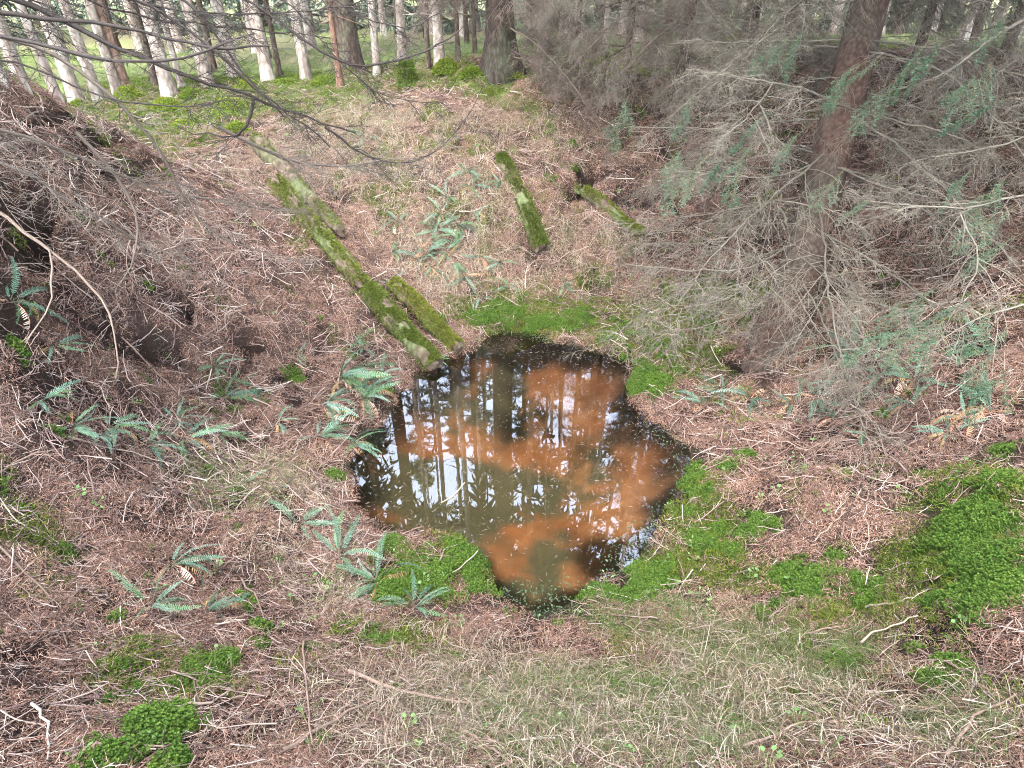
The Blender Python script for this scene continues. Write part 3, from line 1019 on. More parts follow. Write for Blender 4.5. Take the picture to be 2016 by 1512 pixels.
# ------------------------------------------------------------------ ferns
def frond(L, arch, pal, rng, curl=0.0, npin=26, wid=.072, droopy=0.0):
    """one pinnate frond along +x rising then arching"""
    mb = MB()
    t = np.linspace(0, 1, 10)
    ang = math.radians(46) - t * math.radians(85) * arch - droopy * t * 1.2
    st = L / 9
    P = np.zeros((10, 3))
    for i in range(1, 10):
        P[i] = P[i - 1] + st * np.array([math.cos(ang[i]), rng.normal(0, .06), math.sin(ang[i])])
    mb.tubes(P[None], np.linspace(.0028, .001, 10)[None] * (L / .3) ** .5, 3, np.array(pal) * [.9, .6, .6])
    s = np.linspace(.14, .99, npin)
    C = np.stack([np.interp(s, t, P[:, i]) for i in range(3)], 1)
    T = norm(np.stack([np.interp(s, t, np.gradient(P[:, i])) for i in range(3)], 1))
    S = norm(np.cross(T, [0, 0, 1.0]))
    Nn = np.cross(S, T)
    prof = np.sin(np.clip((s - .08) / .92, 0, 1) ** .75 * math.pi) ** .8 * .9 + .1 * (1 - s)
    for sg in (-1, 1):
        d = norm(S * sg + T * .28 + Nn * (.18 - curl) + rng.normal(0, .07, S.shape))
        ln = L * wid * prof * rng.uniform(.85, 1.1, npin) + .004
        ok = rng.random(npin) > (.04 if curl < .3 else .2)
        mb.blades(C[ok], d[ok], T[ok], ln[ok], (L / npin * .66), (Nn * (-.15 - curl) + T * .15)[ok], np.array(pal)[None] * rng.uniform(.8, 1.15, (ok.sum(), 1)), 3)
    return mb.mesh('frond', M_FERN, False)


frng = np.random.default_rng(77)
GREENF = [frond(.30, a, c_, frng, 0, 24) for a, c_ in [(.7, (.07, .13, .098)), (.9, (.078, .14, .10)), (1.1, (.055, .105, .08)), (.55, (.085, .145, .105)), (1.3, (.07, .115, .075)), (.8, (.11, .17, .142)), (1.0, (.06, .115, .055)), (.65, (.06, .12, .065))]]
BROWNF = [frond(.30, a, c_, frng, .55, 24, .07, dr) for a, c_, dr in [(1.3, (.30, .19, .13), .5), (1.5, (.36, .27, .22), .7), (1.1, (.24, .15, .09), .4), (1.4, (.22, .17, .08), .5)]]


def fern(px, py, size, n, dead, label, group, seed, lean=None):
    rg = np.random.default_rng(seed)
    p = hit(px, py)
    nrm = normals(p[:1], p[1:2])[0]
    p[2] = H(p[0], p[1])[0]
    root = thing('hard_fern', label, 'fern', p, group)
    e_ = euler_from(np.array([[1.0, 0, 0]]), norm(nrm + np.array([0, 0, .9]))[None])[0]
    root.rotation_euler = tuple(e_)
    dn = math.atan2(nrm[1], nrm[0])
    for k in range(n):
        isd = k < dead
        me = BROWNF[rg.integers(0, len(BROWNF))] if isd else GREENF[rg.integers(0, len(GREENF))]
        o = link('dead_frond' if isd else 'frond', me, root)
        a = k * 2.4 + rg.uniform(-.5, .5)
        if rg.random() < .6:
            a = dn + rg.normal(0, .9)
        if lean is not None:
            a = lean + rg.normal(0, .75)
        tiltd = rg.normal(-.12, .22) + (.3 if isd else 0)
        o.rotation_euler = (rg.normal(0, .5), tiltd, a)
        o.location = (math.cos(a) * .012, math.sin(a) * .012, .02)
        s = .9 * size * rg.uniform(.5, 1.25)
        o.scale = (s, s, s)
    return root


FL = [
    (('blue-green hard fern', ' on the steep needle bank below the burrow'), 'ferns on the needle bank',
     [(20, 600, .9, 5, 1), (75, 795, .7, 4, 0), (140, 845, .95, 7, 1), (210, 850, .8, 5, 1), (290, 885, .8, 7, 2), (365, 870, .9, 8, 3), (345, 830, .7, 5, 0), (425, 860, .8, 6, 2), (440, 790, 1.0, 9, 1), (420, 725, .7, 6, 0), (505, 765, .9, 8, 2), (545, 835, .7, 4, 1), (585, 700, .5, 3, 0), (105, 690, .7, 3, 2)]),
    (('dark hard fern', ' on the muddy shore of the pool'), 'ferns on the pool shore',
     [(625, 865, 1.0, 9, 1), (690, 880, .9, 6, 1), (745, 745, .8, 6, 1), (715, 690, .6, 5, 0), (860, 712, .45, 4, 0)]),
    (('hard fern rosette', ' on the twig litter near the moss patches'), 'ferns in the foreground litter',
     [(335, 1120, 1.0, 11, 4), (300, 1200, .8, 6, 1), (400, 1210, .7, 4, 2), (670, 1100, 1.1, 7, 2), (745, 1150, 1.0, 8, 1), (815, 1200, .7, 5, 0), (590, 1035, .9, 5, 1), (480, 960, .5, 3, 1), (560, 960, .5, 3, 2)]),
    (('hard fern', ' among straw tussocks on the far bank'), 'ferns on the far bank',
     [(785, 440, .9, 6, 1), (870, 425, 1.0, 8, 2), (900, 450, 1.0, 9, 2), (880, 500, 1.0, 9, 4), (850, 530, .9, 7, 4), (930, 370, .9, 5, 1), (915, 545, .9, 6, 3), (985, 520, .7, 5, 0), (770, 500, .9, 6, 1), (725, 275, .9, 4, 0), (985, 365, .8, 4, 0), (1000, 570, .6, 4, 0), (945, 590, .6, 4, 0), (850, 480, .9, 7, 2), (1110, 560, .7, 3, 0), (775, 560, .6, 4, 0), (860, 455, 1.0, 6, 1), (915, 480, 1.0, 7, 3), (895, 520, 1.0, 7, 4), (840, 500, .9, 5, 1), (940, 420, .8, 4, 1), (880, 390, .8, 4, 0), (920, 340, .8, 4, 0), (945, 510, .8, 5, 3)]),
    (('hard fern', ' under the dead twigs of the red-brown spruce'), 'ferns under the spruce',
     [(1385, 800, .9, 8, 2), (1420, 775, .9, 6, 1), (1475, 790, 1.0, 8, 2), (1560, 800, .9, 7, 3), (1610, 790, 1.0, 9, 3), (1650, 830, .8, 6, 2), (1680, 695, 1.0, 7, 0), (1735, 745, .9, 6, 2), (1800, 755, 1.0, 8, 2), (1790, 800, .7, 5, 1), (1940, 700, .9, 6, 1), (1710, 860, .7, 5, 2), (1900, 830, .9, 8, 5), (1950, 820, .9, 7, 4), (1870, 860, .7, 5, 2), (1650, 760, .7, 4, 1)]),
]
sd_ = 100
for lab, grp, lst in FL:
    for px, py, s_, n_, dd in lst:
        sd_ += 1
        w_ = ' nearly all green' if dd == 0 else (' with some brown fronds' if dd < 3 else ' half brown')
        fern(px, py, s_, n_ + 6, 2 * dd + (dd > 0), lab[0] + w_ + lab[1], grp + w_, sd_)
big = fern(672, 768, 1.7, 26, 13, 'large hard fern drooping over the pool edge with many brown dead fronds', None, 99, -.35)
big.location.z += .10
fern(640, 815, 1.4, 18, 9, 'hard fern with drooping brown and green fronds next to the largest fern', None, 98, -.5).location.z += .06
fern(712, 800, 1.3, 14, 4, 'hard fern arching green fronds out over the dark water', None, 97, -.2).location.z += .05

# drooping tussocks of dry grass
for i, (px, py, s_, lab, grp) in enumerate([
        (875, 545, 1.5, 'drooping dry grass tussock among the ferns of the far bank', 'tussocks on the far bank'), (925, 560, 1.3, 'drooping dry grass tussock among the ferns of the far bank', 'tussocks on the far bank'),
        (835, 545, 1.3, 'drooping dry grass tussock among the ferns of the far bank', 'tussocks on the far bank'), (905, 370, 1.3, 'drooping dry grass tussock among the ferns of the far bank', 'tussocks on the far bank'),
        (900, 655, .9, 'small pale grass tuft at the head of the pool', None), (1400, 1315, 1.2, 'bleached matted straw tussock on the near slope', None),
        (705, 225, 1.8, 'pale dry grass tussock on the rim beside the clearing', 'tussocks on the rim'), (760, 240, 1.8, 'pale dry grass tussock on the rim beside the clearing', 'tussocks on the rim'),
        (650, 265, 1.6, 'pale dry grass tussock on the rim beside the clearing', 'tussocks on the rim'), (560, 280, 1.5, 'pale dry grass tussock on the rim beside the clearing', 'tussocks on the rim'),
        (800, 260, 1.6, 'pale dry grass tussock on the rim beside the clearing', 'tussocks on the rim'), (520, 300, 1.2, 'pale dry grass tussock on the rim beside the clearing', 'tussocks on the rim')]):
    o = link('grass_tussock', grass_proto(70, .20, STRAWP, .05, 1.3, .003))
    p = hit(px, py)
    p[2] = H(p[0], p[1])[0]
    o.location = p
    o.scale = (s_, s_, s_)
    tag(o, lab, 'grass', grp)

# ------------------------------------------------------------------ boughs and trees
def kids(P, n_per, tmin, tmax, ang, angj, rng, flat=.35):
    """start points and directions of side shoots on centre lines P (M,N,3)"""
    M, N, _ = P.shape
    pi = np.repeat(np.arange(M), n_per)
    K = len(pi)
    t = rng.uniform(tmin, tmax, K)
    f = t * (N - 1)
    i = np.minimum(f.astype(int), N - 2)
    w_ = (f - i)[:, None]
    s = P[pi, i] * (1 - w_) + P[pi, i + 1] * w_
    T = norm(P[pi, i + 1] - P[pi, i])
    S = norm(np.cross(T, np.array([0, 0, 1.0]) + rng.normal(0, .01, T.shape)))
    U = np.cross(S, T)
    sg = rng.choice([-1, 1], K)[:, None]
    a = np.radians(rng.normal(ang, angj, K))[:, None]
    d = T * np.cos(a) + (S * sg + U * rng.normal(0, flat, (K, 1))) * np.sin(a)
    return pi, t, s, norm(d)


def bough(path, r0, r1, rng, dens=1.0, l2=.55, grav=.7, col=(.30, .26, .19), lev3=True, stemcol=None, tmin=.12):
    """returns stem MB and twigs MB from a centre line (N,3)"""
    path = np.asarray(path, float)
    seg = np.r_[0, np.cumsum(np.linalg.norm(np.diff(path, axis=0), axis=1))]
    L = seg[-1]
    n = max(8, int(L / .09))
    u = np.linspace(0, L, n)
    P = np.stack([np.interp(u, seg, path[:, i]) for i in range(3)], 1)
    for _ in range(3):
        P[1:-1] = (P[:-2] + 2 * P[1:-1] + P[2:]) / 4
    P[1:-1] += rng.normal(0, .005, (n - 2, 3))
    stem, tw = MB(), MB()
    col = np.array(col)
    stem.tubes(P[None], np.linspace(r0, r1, n)[None] * rng.uniform(.88, 1.15, (1, n)), 6, stemcol if stemcol is not None else col * .9)
    n2 = int(L * 10 * dens)
    if n2 < 1:
        return stem, None
    _, t, s, d = kids(P[None], n2, tmin, 1.0, 48, 12, rng, .5)
    ln = (l2 * (1 - .65 * t) * rng.uniform(.35, 1.2, n2) + .06)
    P2 = strands(s, d, ln, grav * rng.uniform(.4, 1.3, n2), 7, .10, rng)
    r2 = np.clip(.0011 + .0030 * ln, .0013, .0036)[:, None] * np.linspace(1, .45, 7)[None]
    c2 = col[None] * rng.uniform(.7, 1.25, (n2, 1))
    tw.tubes(P2, r2, 4, c2)
    n3 = 6 if lev3 else 3
    k3 = max(1, int(n3 * dens if dens > 1 else n3))
    pi, t, s, d = kids(P2, k3, .15, .97, 45, 14, rng, .6)
    l3 = (ln[pi] * .45 * rng.uniform(.3, 1.1, len(pi)) + .03) * (1.1 - .5 * t)
    P3 = strands(s, d, l3, grav * 1.0 * rng.uniform(.2, 1.4, len(pi)), 5, .12, rng)
    tw.tubes(P3, np.linspace(.0015, .0008, 5)[None] * np.ones((len(pi), 1)), 3, c2[pi] * rng.uniform(.75, 1.3, (len(pi), 1)))
    if lev3:
        pi4, t, s, d = kids(P3, 2, .2, .95, 45, 15, rng, .7)
        l4 = l3[pi4] * rng.uniform(.25, .7, len(pi4)) + .02
        P4 = strands(s, d, l4, grav * .8, 3, .12, rng)
        tw.tubes(P4, np.linspace(.0011, .0006, 3)[None] * np.ones((len(pi4), 1)), 3, col[None] * rng.uniform(.7, 1.35, (len(pi4), 1)))
    return stem, tw


def trunk_mesh(hgt, r0, mat, seed, lean=(0, 0), flare=1.5, sides=14, stubs=10, sink=.25):
    rg = np.random.default_rng(seed)
    zz = np.concatenate([[-sink, 0, .08, .2, .4, .7], np.linspace(1.1, hgt, 16)])
    t = zz / hgt
    C = np.stack([lean[0] * zz + .03 * np.sin(zz * .7 + seed), lean[1] * zz + .03 * np.cos(zz * .6 + seed), zz], 1)
    R = r0 * (1 - .8 * np.clip(t, 0, 1)) * (1 + (flare - 1) * np.exp(-np.maximum(zz, 0) / .22))
    an = np.arange(sides) * 2 * math.pi / sides
    lobes = 1 + .16 * np.exp(-np.maximum(zz, 0) / .25)[:, None] * np.sin(an * rg.integers(3, 6) + seed)[None] + .05 * (fbm(np.cos(an)[None] * 2 + zz[:, None] * 1.5, np.sin(an)[None] * 2 + seed, seed, 2) - .5)
    ring = C[:, None] + (R[:, None] * lobes)[..., None] * np.stack([np.cos(an), np.sin(an), 0 * an], 1)[None]
    mb = MB()
    n = len(zz)
    ii = np.arange(n * sides).reshape(n, sides)
    jj = np.roll(ii, -1, 1)
    mb.add(ring, np.stack([ii[:-1], jj[:-1], jj[1:], ii[1:]], -1).reshape(-1, 4))
    if stubs:   # short broken branch stubs
        z = rg.uniform(.5, min(5, hgt * .6), stubs)
        a = rg.uniform(0, 6.283, stubs)
        c = np.stack([np.interp(z, zz, C[:, i]) for i in range(3)], 1)
        rr = np.interp(z, zz, R)[:, None]
        d = np.stack([np.cos(a), np.sin(a), rg.normal(-.1, .25, stubs)], 1)
        P = strands(c + d * rr * .8, d, rg.uniform(.06, .5, stubs), .2, 4, .08, rg)
        mb.tubes(P, np.linspace(.012, .004, 4)[None] * np.ones((stubs, 1)), 4)
    return mb.mesh('trunk', mat)


def crown_mesh(z0, z1, rad, nb, per, seed, col, card=(.34, .10)):
    """whorled drooping boughs carrying flat needle sprays"""
    rg = np.random.default_rng(seed)
    mb = MB()
    z = z0 + (z1 - z0) * rg.random(nb) ** 1.15
    u = (z - z0) / (z1 - z0)
    L = rad * (1 - u) ** .8 * rg.uniform(.6, 1.15, nb) + .25
    a = rg.uniform(0, 6.283, nb)
    s = np.stack([0 * a, 0 * a, z], 1)
    d = np.stack([np.cos(a), np.sin(a), .35 * u - .12], 1)
    P = strands(s, d, L, .45, 6, .05, rg)
    mb.tubes(P, np.linspace(.022, .006, 6)[None] * np.ones((nb, 1)), 3, (.10, .08, .06))
    pi, t, ss, dd = kids(P, per, .12, 1.0, 50, 15, rg, .5)
    M = len(pi)
    dd = norm(dd + np.array([0, 0, -.45]) * rg.random((M, 1)))
    side = norm(np.cross(dd, np.array([0, 0, 1.0]) + rg.normal(0, .4, (M, 3))))
    cc = np.array(col)[None] * rg.uniform(.65, 1.35, (M, 1))
    mb.blades(ss, dd, side, rg.uniform(.6, 1.3, M) * card[0], rg.uniform(.7, 1.3, M) * card[1], np.tile([0, 0, -.25], (M, 1)), cc, 3)
    return mb.mesh('crown', M_CROWN, False)


HIGH_CROWN = [crown_mesh(6.4 + k * .4, 16.5, 1.6, 48, 22, 300 + k, (.045, .075, .04)) for k in range(3)]
DENSE_CROWN = [crown_mesh(4.8 + k * .4, 16.5, 2.9, 120, 48, 310 + k, (.045, .075, .04), (.42, .13)) for k in range(3)]
LOW_CROWN = [crown_mesh(.3, 13.0, 2.3, 190, 70, 320 + k, (.085, .125, .09), (.20, .038)) for k in range(3)]
MIDTRUNK = {}


def plain_tree(p, w, mat, label, group, seed, high=True, h=17.0):
    root = thing('spruce_tree', label, 'tree', p, group, (seed * 1.7) % 6.28)
    key = (mat.name, seed % 5)
    if key not in MIDTRUNK:
        MIDTRUNK[key] = trunk_mesh(17.0, 1.0, mat, 500 + len(MIDTRUNK), (0, 0), 1.35, 12, 0)
    o = link('trunk', trunk_mesh(h, w / 2, mat, 500 + seed, (random.Random(seed).uniform(-.012, .012), random.Random(seed + 1).uniform(-.012, .012)), 1.35, 12, 14), root)
    c_ = link('crown', {0: LOW_CROWN, 1: HIGH_CROWN, 2: DENSE_CROWN}[int(high)][seed % 3], root)
    s = random.Random(seed).uniform(.9, 1.12)
    c_.scale = (s, s, s * random.Random(seed + 5).uniform(.95, 1.1) * (1 if high else 1.1))
    return root


PLANT = 'spruce plantation beyond the clearing'
TR = [  # base pixel, trunk width in photo pixels, bark
    (20, 172, 24, 'p'), (60, 180, 16, 'p'), (112, 196, 24, 'p'), (150, 203, 38, 'p'), (192, 203, 30, 'p'), (232, 190, 28, 'p'), (310, 172, 20, 'd'), (338, 188, 40, 'p'), (362, 172, 18, 'p'),
    (412, 168, 34, 'p'), (462, 152, 36, 'p'), (528, 160, 36, 'p'), (548, 150, 16, 'd'), (600, 158, 30, 'p'), (742, 148, 22, 'p'), (795, 128, 27, 'p'), (848, 138, 15, 'd'), (870, 126, 30, 'p'),
    (905, 118, 14, 'd'), (935, 108, 12, 'd'), (1066, 108, 30, 'p'), (1100, 90, 14, 'p'), (1135, 84, 14, 'd'), (1190, 95, 16, 'p'), (1268, 64, 22, 'p'), (1405, 62, 18, 'd'), (1470, 50, 22, 'p'), (1620, 60, 26, 'd'), (1760, 70, 26, 'd'), (1900, 60, 26, 'd')]
LAB = {'p': ' pale grey bare spruce trunk in the plantation beyond the mossy clearing', 'd': ' dark spruce trunk between the pale trunks of the plantation'}


def girth(wd):
    return 'thick' if wd > 33 else ('middling' if wd > 21 else 'slender')


for i, (px, py, wpx, k) in enumerate(TR):
    p = hit(px, py)
    dep = np.dot(p - CAM, [0, CP, -SP])
    plain_tree(p, .62 * wpx / F * dep, M_BARK_PALE if k == 'p' else M_BARK_DARK, girth(wpx) + LAB[k], PLANT + (', pale, ' if k == 'p' else ', dark, ') + girth(wpx), i)
p = hit(252, 186)
plain_tree(p, 22 / F * np.dot(p - CAM, [0, CP, -SP]), M_BARK_ORANGE, 'orange-brown spruce trunk among the pale grey trunks', None, 61)
p = hit(695, 140)
plain_tree(p, 42 / F * np.dot(p - CAM, [0, CP, -SP]), M_BARK_DARK, 'stout grey rough-barked spruce beside the broken reddish snag', None, 62)
p = hit(1550, 92)
plain_tree(p, 44 / F * np.dot(p - CAM, [0, CP, -SP]), M_BARK_BROWN, 'reddish trunk behind the twigs between bank and mossy ground', None, 63)
SLIM = [trunk_mesh(19, .055 + .01 * k, M_BARK_PALE if k % 3 else M_BARK_DARK, 830 + k, (.006 * (k - 3), 0), 1.3, 9, 12) for k in range(6)]
# the back of the wood
brg = random.Random(9)
for i in range(56):
    ang = math.radians(-58 + 116 * ((i * 2 + (i > 27)) % 56 + brg.uniform(.1, .9)) / 56)
    rad = brg.uniform(20, 28) if i < 28 else brg.uniform(28, 40)
    x, y = rad * math.sin(ang), rad * math.cos(ang)
    plain_tree((x, y, float(H(x, y)[0])), brg.uniform(.2, .34), M_BARK_PALE if i % 3 else M_BARK_DARK, 'distant young spruce clothed in soft green foliage at the back of the wood', 'young spruces at the back of the wood', 70 + i, False, 13.0)
# slim trunks further into the wood
for i in range(48):
    ang = math.radians(-46 + 84 * (i + brg.uniform(0, 1)) / 48)
    rad = brg.uniform(13.5, 19)
    x, y = rad * math.sin(ang), rad * math.cos(ang)
    p = (x, y, float(H(x, y)[0]))
    root = thing('spruce_tree', 'slim far trunk of the wood seen past the pale plantation trees', 'tree', p, 'slim far trunks of the wood', i * 1.3)
    link('trunk', SLIM[i % 6], root)
    c_ = link('crown', HIGH_CROWN[i % 3], root)
    c_.location = (0, 0, 11)
    c_.scale = (.55, .55, .48)
# out-of-view spruces at the sides and behind the camera, added to hold back skylight
for i, (x, y) in enumerate([(-8.5, 2.5), (-10, -2), (-5, -5), (-1.5, -6.5), (2.8, -5.5), (6.5, -4), (9, -.5), (10.5, 5), (11, 9.5), (-11.5, 6.5), (-8, -7), (5, -9), (0, -11), (8.5, 3), (6.8, 6.6), (8.2, 8.4)]):
    plain_tree((x, y, float(H(x, y)[0])), .32, M_BARK_DARK, 'unseen dark spruce added around the hollow to block sky light', 'unseen spruces added around the hollow', 140 + i, 2)

# snag
p = hit(672, 176)
root = thing('broken_snag', 'thin broken reddish snag without bark in front of the stout grey spruce', 'snag', p)
link('trunk', trunk_mesh(3.2, .045, M_SNAG, 801, (.02, 0), 1.6, 9, 3), root)
# mossy stump
def stump(px, py, r, h, label, seed):
    p = hit(px, py)
    p[2] = H(p[0], p[1])[0]
    root = thing('mossy_stump', label, 'stump', p)
    rg = np.random.default_rng(seed)
    mb = MB()
    zz = np.array([-.1, 0, .3, .6, .85, 1.0]) * h
    an = np.arange(16) * 2 * math.pi / 16
    prof = np.array([1.35, 1.25, 1.0, .95, .8, .45]) * r
    ring = np.stack([np.stack([np.cos(an) * pr * (1 + .12 * np.sin(3 * an + seed)), np.sin(an) * pr * (1 + .1 * np.cos(2 * an)), np.full(16, z) + .02 * np.sin(4 * an)], 1) for pr, z in zip(prof, zz)])
    ii = np.arange(6 * 16).reshape(6, 16)
    jj = np.roll(ii, -1, 1)
    mb.add(ring, np.stack([ii[:-1], jj[:-1], jj[1:], ii[1:]], -1).reshape(-1, 4))
    mb.add(np.vstack([ring[-1], [[0, 0, h * 1.03]]]), None, [[i, (i + 1) % 16, 16] for i in range(16)])
    mb.build('wood', M_DEADWOOD, root)
    n = 3200
    k = rg.uniform(.8, 5, n)
    a = rg.uniform(0, 6.283, n)
    pr, z = np.interp(k, np.arange(6), prof), np.interp(k, np.arange(6), zz)
    base = np.stack([np.cos(a) * pr * .98, np.sin(a) * pr * .98, z], 1)
    d = norm(np.stack([np.cos(a), np.sin(a), .2 + k * .22], 1) + rg.normal(0, .45, (n, 3)))
    s = norm(np.cross(d, rg.normal(0, 1, (n, 3))))
    mo = MB()
    mo.blades(base, d, s, rg.uniform(.025, .05, n), .010, np.tile([0, 0, -.4], (n, 1)), np.array([.10, .16, .025])[None] * rg.uniform(.5, 1.35, (n, 1)), 2)
    tag(mo.build('moss_cover', M_MOSS, root, False), None, None, None, 'stuff')


stump(802, 166, .10, .27, 'upright mossy stump on the rim between the pale trunks', 21)
stump(1090, 138, .19, .20, 'round bright green mossy stump behind the dark spruce', 22)
stump(1103, 108, .16, .18, 'small dark-topped mossy stump beyond the round green one', 23)


def hummock(px, py, rx, h, label, group, seed):
    p = hit(px, py)
    dep = np.dot(p - CAM, [0, CP, -SP])
    R_ = rx / F * dep
    p[2] = H(p[0], p[1])[0]
    rg = np.random.default_rng(seed)
    mb = MB()
    na, nr = 16, 6
    for j in range(1):
        an = np.arange(na) * 2 * math.pi / na
        rr = np.linspace(1.1, 0.12, nr)
        ring = np.stack([np.stack([np.cos(an) * r_ * R_ * (1 + .15 * np.sin(2 * an + seed)), np.sin(an) * r_ * R_, h * (1 - (r_ / 1.1) ** 2) - .03 + .02 * np.sin(an * 5 + r_ * 7 + seed)], 1) for r_ in rr])
        ii = np.arange(nr * na).reshape(nr, na)
        jj = np.roll(ii, -1, 1)
        mb.add(ring, np.stack([ii[:-1], jj[:-1], jj[1:], ii[1:]], -1).reshape(-1, 4), None, (.06, .10, .02))
        mb.add(np.vstack([ring[-1], [[0, 0, h]]]), None, [[i, (i + 1) % na, na] for i in range(na)], (.06, .10, .02))
    n = 1500
    a, r_ = rg.uniform(0, 6.283, n), 1.08 * np.sqrt(rg.random(n))
    base = np.stack([np.cos(a) * r_ * R_, np.sin(a) * r_ * R_, h * (1 - (r_ / 1.1) ** 2) - .025], 1)
    d = norm(np.stack([np.cos(a) * r_, np.sin(a) * r_, np.ones(n) * .9], 1) + rg.normal(0, .5, (n, 3)))
    s = norm(np.cross(d, rg.normal(0, 1, (n, 3))))
    mb.blades(base, d, s, rg.uniform(.02, .055, n), .012, np.tile([0, 0, -.3], (n, 1)), np.array([.12, .19, .03])[None] * rg.uniform(.5, 1.35, (n, 1)) + np.array([.06, .03, 0]) * rg.random((n, 1)), 2)
    o = mb.build('moss_hummock', M_MOSS, None, False)
    o.location = p
    tag(o, label, 'moss', group)


for i, (px, py, rx, h) in enumerate([(455, 225, 36, .22), (330, 215, 30, .16), (160, 215, 22, .14), (255, 190, 26, .16), (380, 190, 24, .12), (490, 175, 26, .16), (560, 170, 26, .12), (640, 165, 26, .12), (880, 140, 26, .16), (930, 150, 22, .12),
                                     (1150, 115, 24, .14), (1180, 130, 30, .12), (1010, 150, 24, .1), (1240, 140, 24, .12), (1400, 120, 30, .14), (1440, 80, 30, .16), (470, 255, 26, .1), (360, 250, 24, .09)]):
    hummock(px, py, rx, h, 'soft yellow-green moss hummock swelling from the grassy forest floor', 'moss hummocks of the clearing', 900 + i)

# the spruces whose dead lower boughs hang into the hollow
BV = []
vr = np.random.default_rng(42)
TAN = (.122, .114, .096)
GREYB = (.12, .10, .088)
for k in range(8):
    L = [1.5, 1.9, 2.3, 2.0, 1.7, 2.6, 1.4, 2.2][k]
    t = np.linspace(0, 1, 9)
    up = vr.uniform(-.05, .25)
    path = np.stack([t * L, .12 * L * np.sin(t * vr.uniform(1, 3) + vr.uniform(0, 6)) * t, L * (up * t - vr.uniform(.25, .5) * t ** 2)], 1)
    s_, t_ = bough(path, .009, .0025, vr, vr.uniform(1.3, 1.8), .7, 1.3, TAN)
    BV.append((s_.mesh('bough', M_TWIG), t_.mesh('twigs', M_TWIG)))
BV2 = []
for k in range(5):
    L = [1.2, 1.5, 1.8, 1.0, 2.0][k]
    t = np.linspace(0, 1, 9)
    path = np.stack([t * L, .1 * L * np.sin(t * 2 + k) * t, L * (.1 * t - vr.uniform(.3, .6) * t ** 2)], 1)
    s_, t_ = bough(path, .009, .0025, vr, 1.7, .65, 1.3, GREYB)
    BV2.append((s_.mesh('bough', M_TWIG), t_.mesh('twigs', M_TWIG)))


def add_bough(root, z, az, tilt, k, s=1.0, lib=None, r=.1):
    me = (lib or BV)[k % len(lib or BV)]
    o = link('bough', me[0], root)
    o.location = (math.cos(az) * r, math.sin(az) * r, z)
    o.rotation_euler = (0, tilt, az)
    o.scale = (s, s, s)
    t_ = tag(link('twigs', me[1], o), None, None, None, 'stuff')
    return o


def traced(root, pix, r0, r1, rng, col, dens=.8, l2=.45, grav=.6, start=None, lev3=True, name='bough'):
    """a bough followed in the photo: (px, py, depth) points"""
    W = [PD(*p_) for p_ in pix]
    if start is not None:
        W = [np.array(start)] + W
    o_ = np.array(root.location)
    s_, t_ = bough(np.array(W) - o_, r0, r1, rng, dens, l2, grav, col, lev3)
    b_ = s_.build(name, M_TWIG, root)
    if t_:
        tag(t_.build('twigs', M_TWIG, b_), None, None, None, 'stuff')
    return b_


# green needle sprays
def spray(seed, L=.32):
    rg = np.random.default_rng(seed)
    mb = MB()
    P = strands(np.zeros((1, 3)), np.array([[.75, 0, -.5]]), np.array([L]), .9, 8, .06, rg)
    _, t, s, d = kids(P, 9, .12, .9, 40, 8, rg, .2)
    Q = strands(s, d, L * .55 * (1.1 - t), .6, 8, .05, rg)
    A = np.concatenate([P, Q])
    mb.tubes(A, np.linspace(.0022, .001, 8)[None] * np.ones((len(A), 1)), 3, (.13, .10, .06))
    for path in A:
        ln = np.linalg.norm(np.diff(path, axis=0), axis=1).sum()
        n = int(ln / .0017)
        u = rg.uniform(.1, 1, n) * 7
        i = np.minimum(u.astype(int), 6)
        c_ = path[i] + (path[i + 1] - path[i]) * (u - i)[:, None]
        T = norm(path[i + 1] - path[i])
        S = norm(rg.normal(0, 1, (n, 3)) * np.array([1, 1, .5]))
        S = norm(S - (S * T).sum(1, keepdims=True) * T)
        d = norm(S * 1.0 + T * .45)
        mb.blades(c_, d, norm(np.cross(d, rg.normal(0, 1, (n, 3)))), rg.uniform(.014, .021, n), .0026, None, np.array([.07, .135, .085])[None] * rg.uniform(.7, 1.25, (n, 1)), 2)
    return mb.mesh('needle_spray', M_SPRUCE, False)


SPRAYS = [spray(950 + k, [.30, .36, .26, .34][k]) for k in range(4)]


def add_spray(root, px, py, d, az, seed, s=1.0):
    o = link('needle_spray', SPRAYS[seed % 4], root)
    o.location = PD(px, py, d) - np.array(root.location)
    o.rotation_euler = (0, random.Random(seed).uniform(-.1, .5), az)
    o.scale = (s, s, s)
    return o


# red-brown spruce at the pool side
tb = hit(1545, 640)
tb = PD(1548, 640, 4.95)
tb[2] = float(H(tb[0], tb[1])[0])
top = PD(1706, 0, 5.05)
spr = thing('spruce_tree', 'red-brown spruce beside the pool hung with a mass of pale dead twigs', 'tree', tb)
lean = ((top[0] - tb[0]) / (top[2] - tb[2]), (top[1] - tb[1]) / (top[2] - tb[2]))
link('trunk', trunk_mesh(17, .165, M_BARK_BROWN, 811, lean, 1.45, 18, 16), spr)
c_ = link('crown', DENSE_CROWN[0], spr)
rr = random.Random(3)
for i in range(54):
    z = .35 + 4.3 * (i / 54) + rr.uniform(-.1, .1)
    az = i * 2.4 + rr.uniform(-.4, .4)
    if z < 3.4 and abs((az + 2.04 + math.pi) % (2 * math.pi) - math.pi) < .18:
        az += .7
    add_bough(spr, z, az, rr.uniform(-.1, .2), i, rr.uniform(.75, 1.15)).location += Vector((lean[0] * z, lean[1] * z, 0))
trg = np.random.default_rng(61)
D5 = 4.6
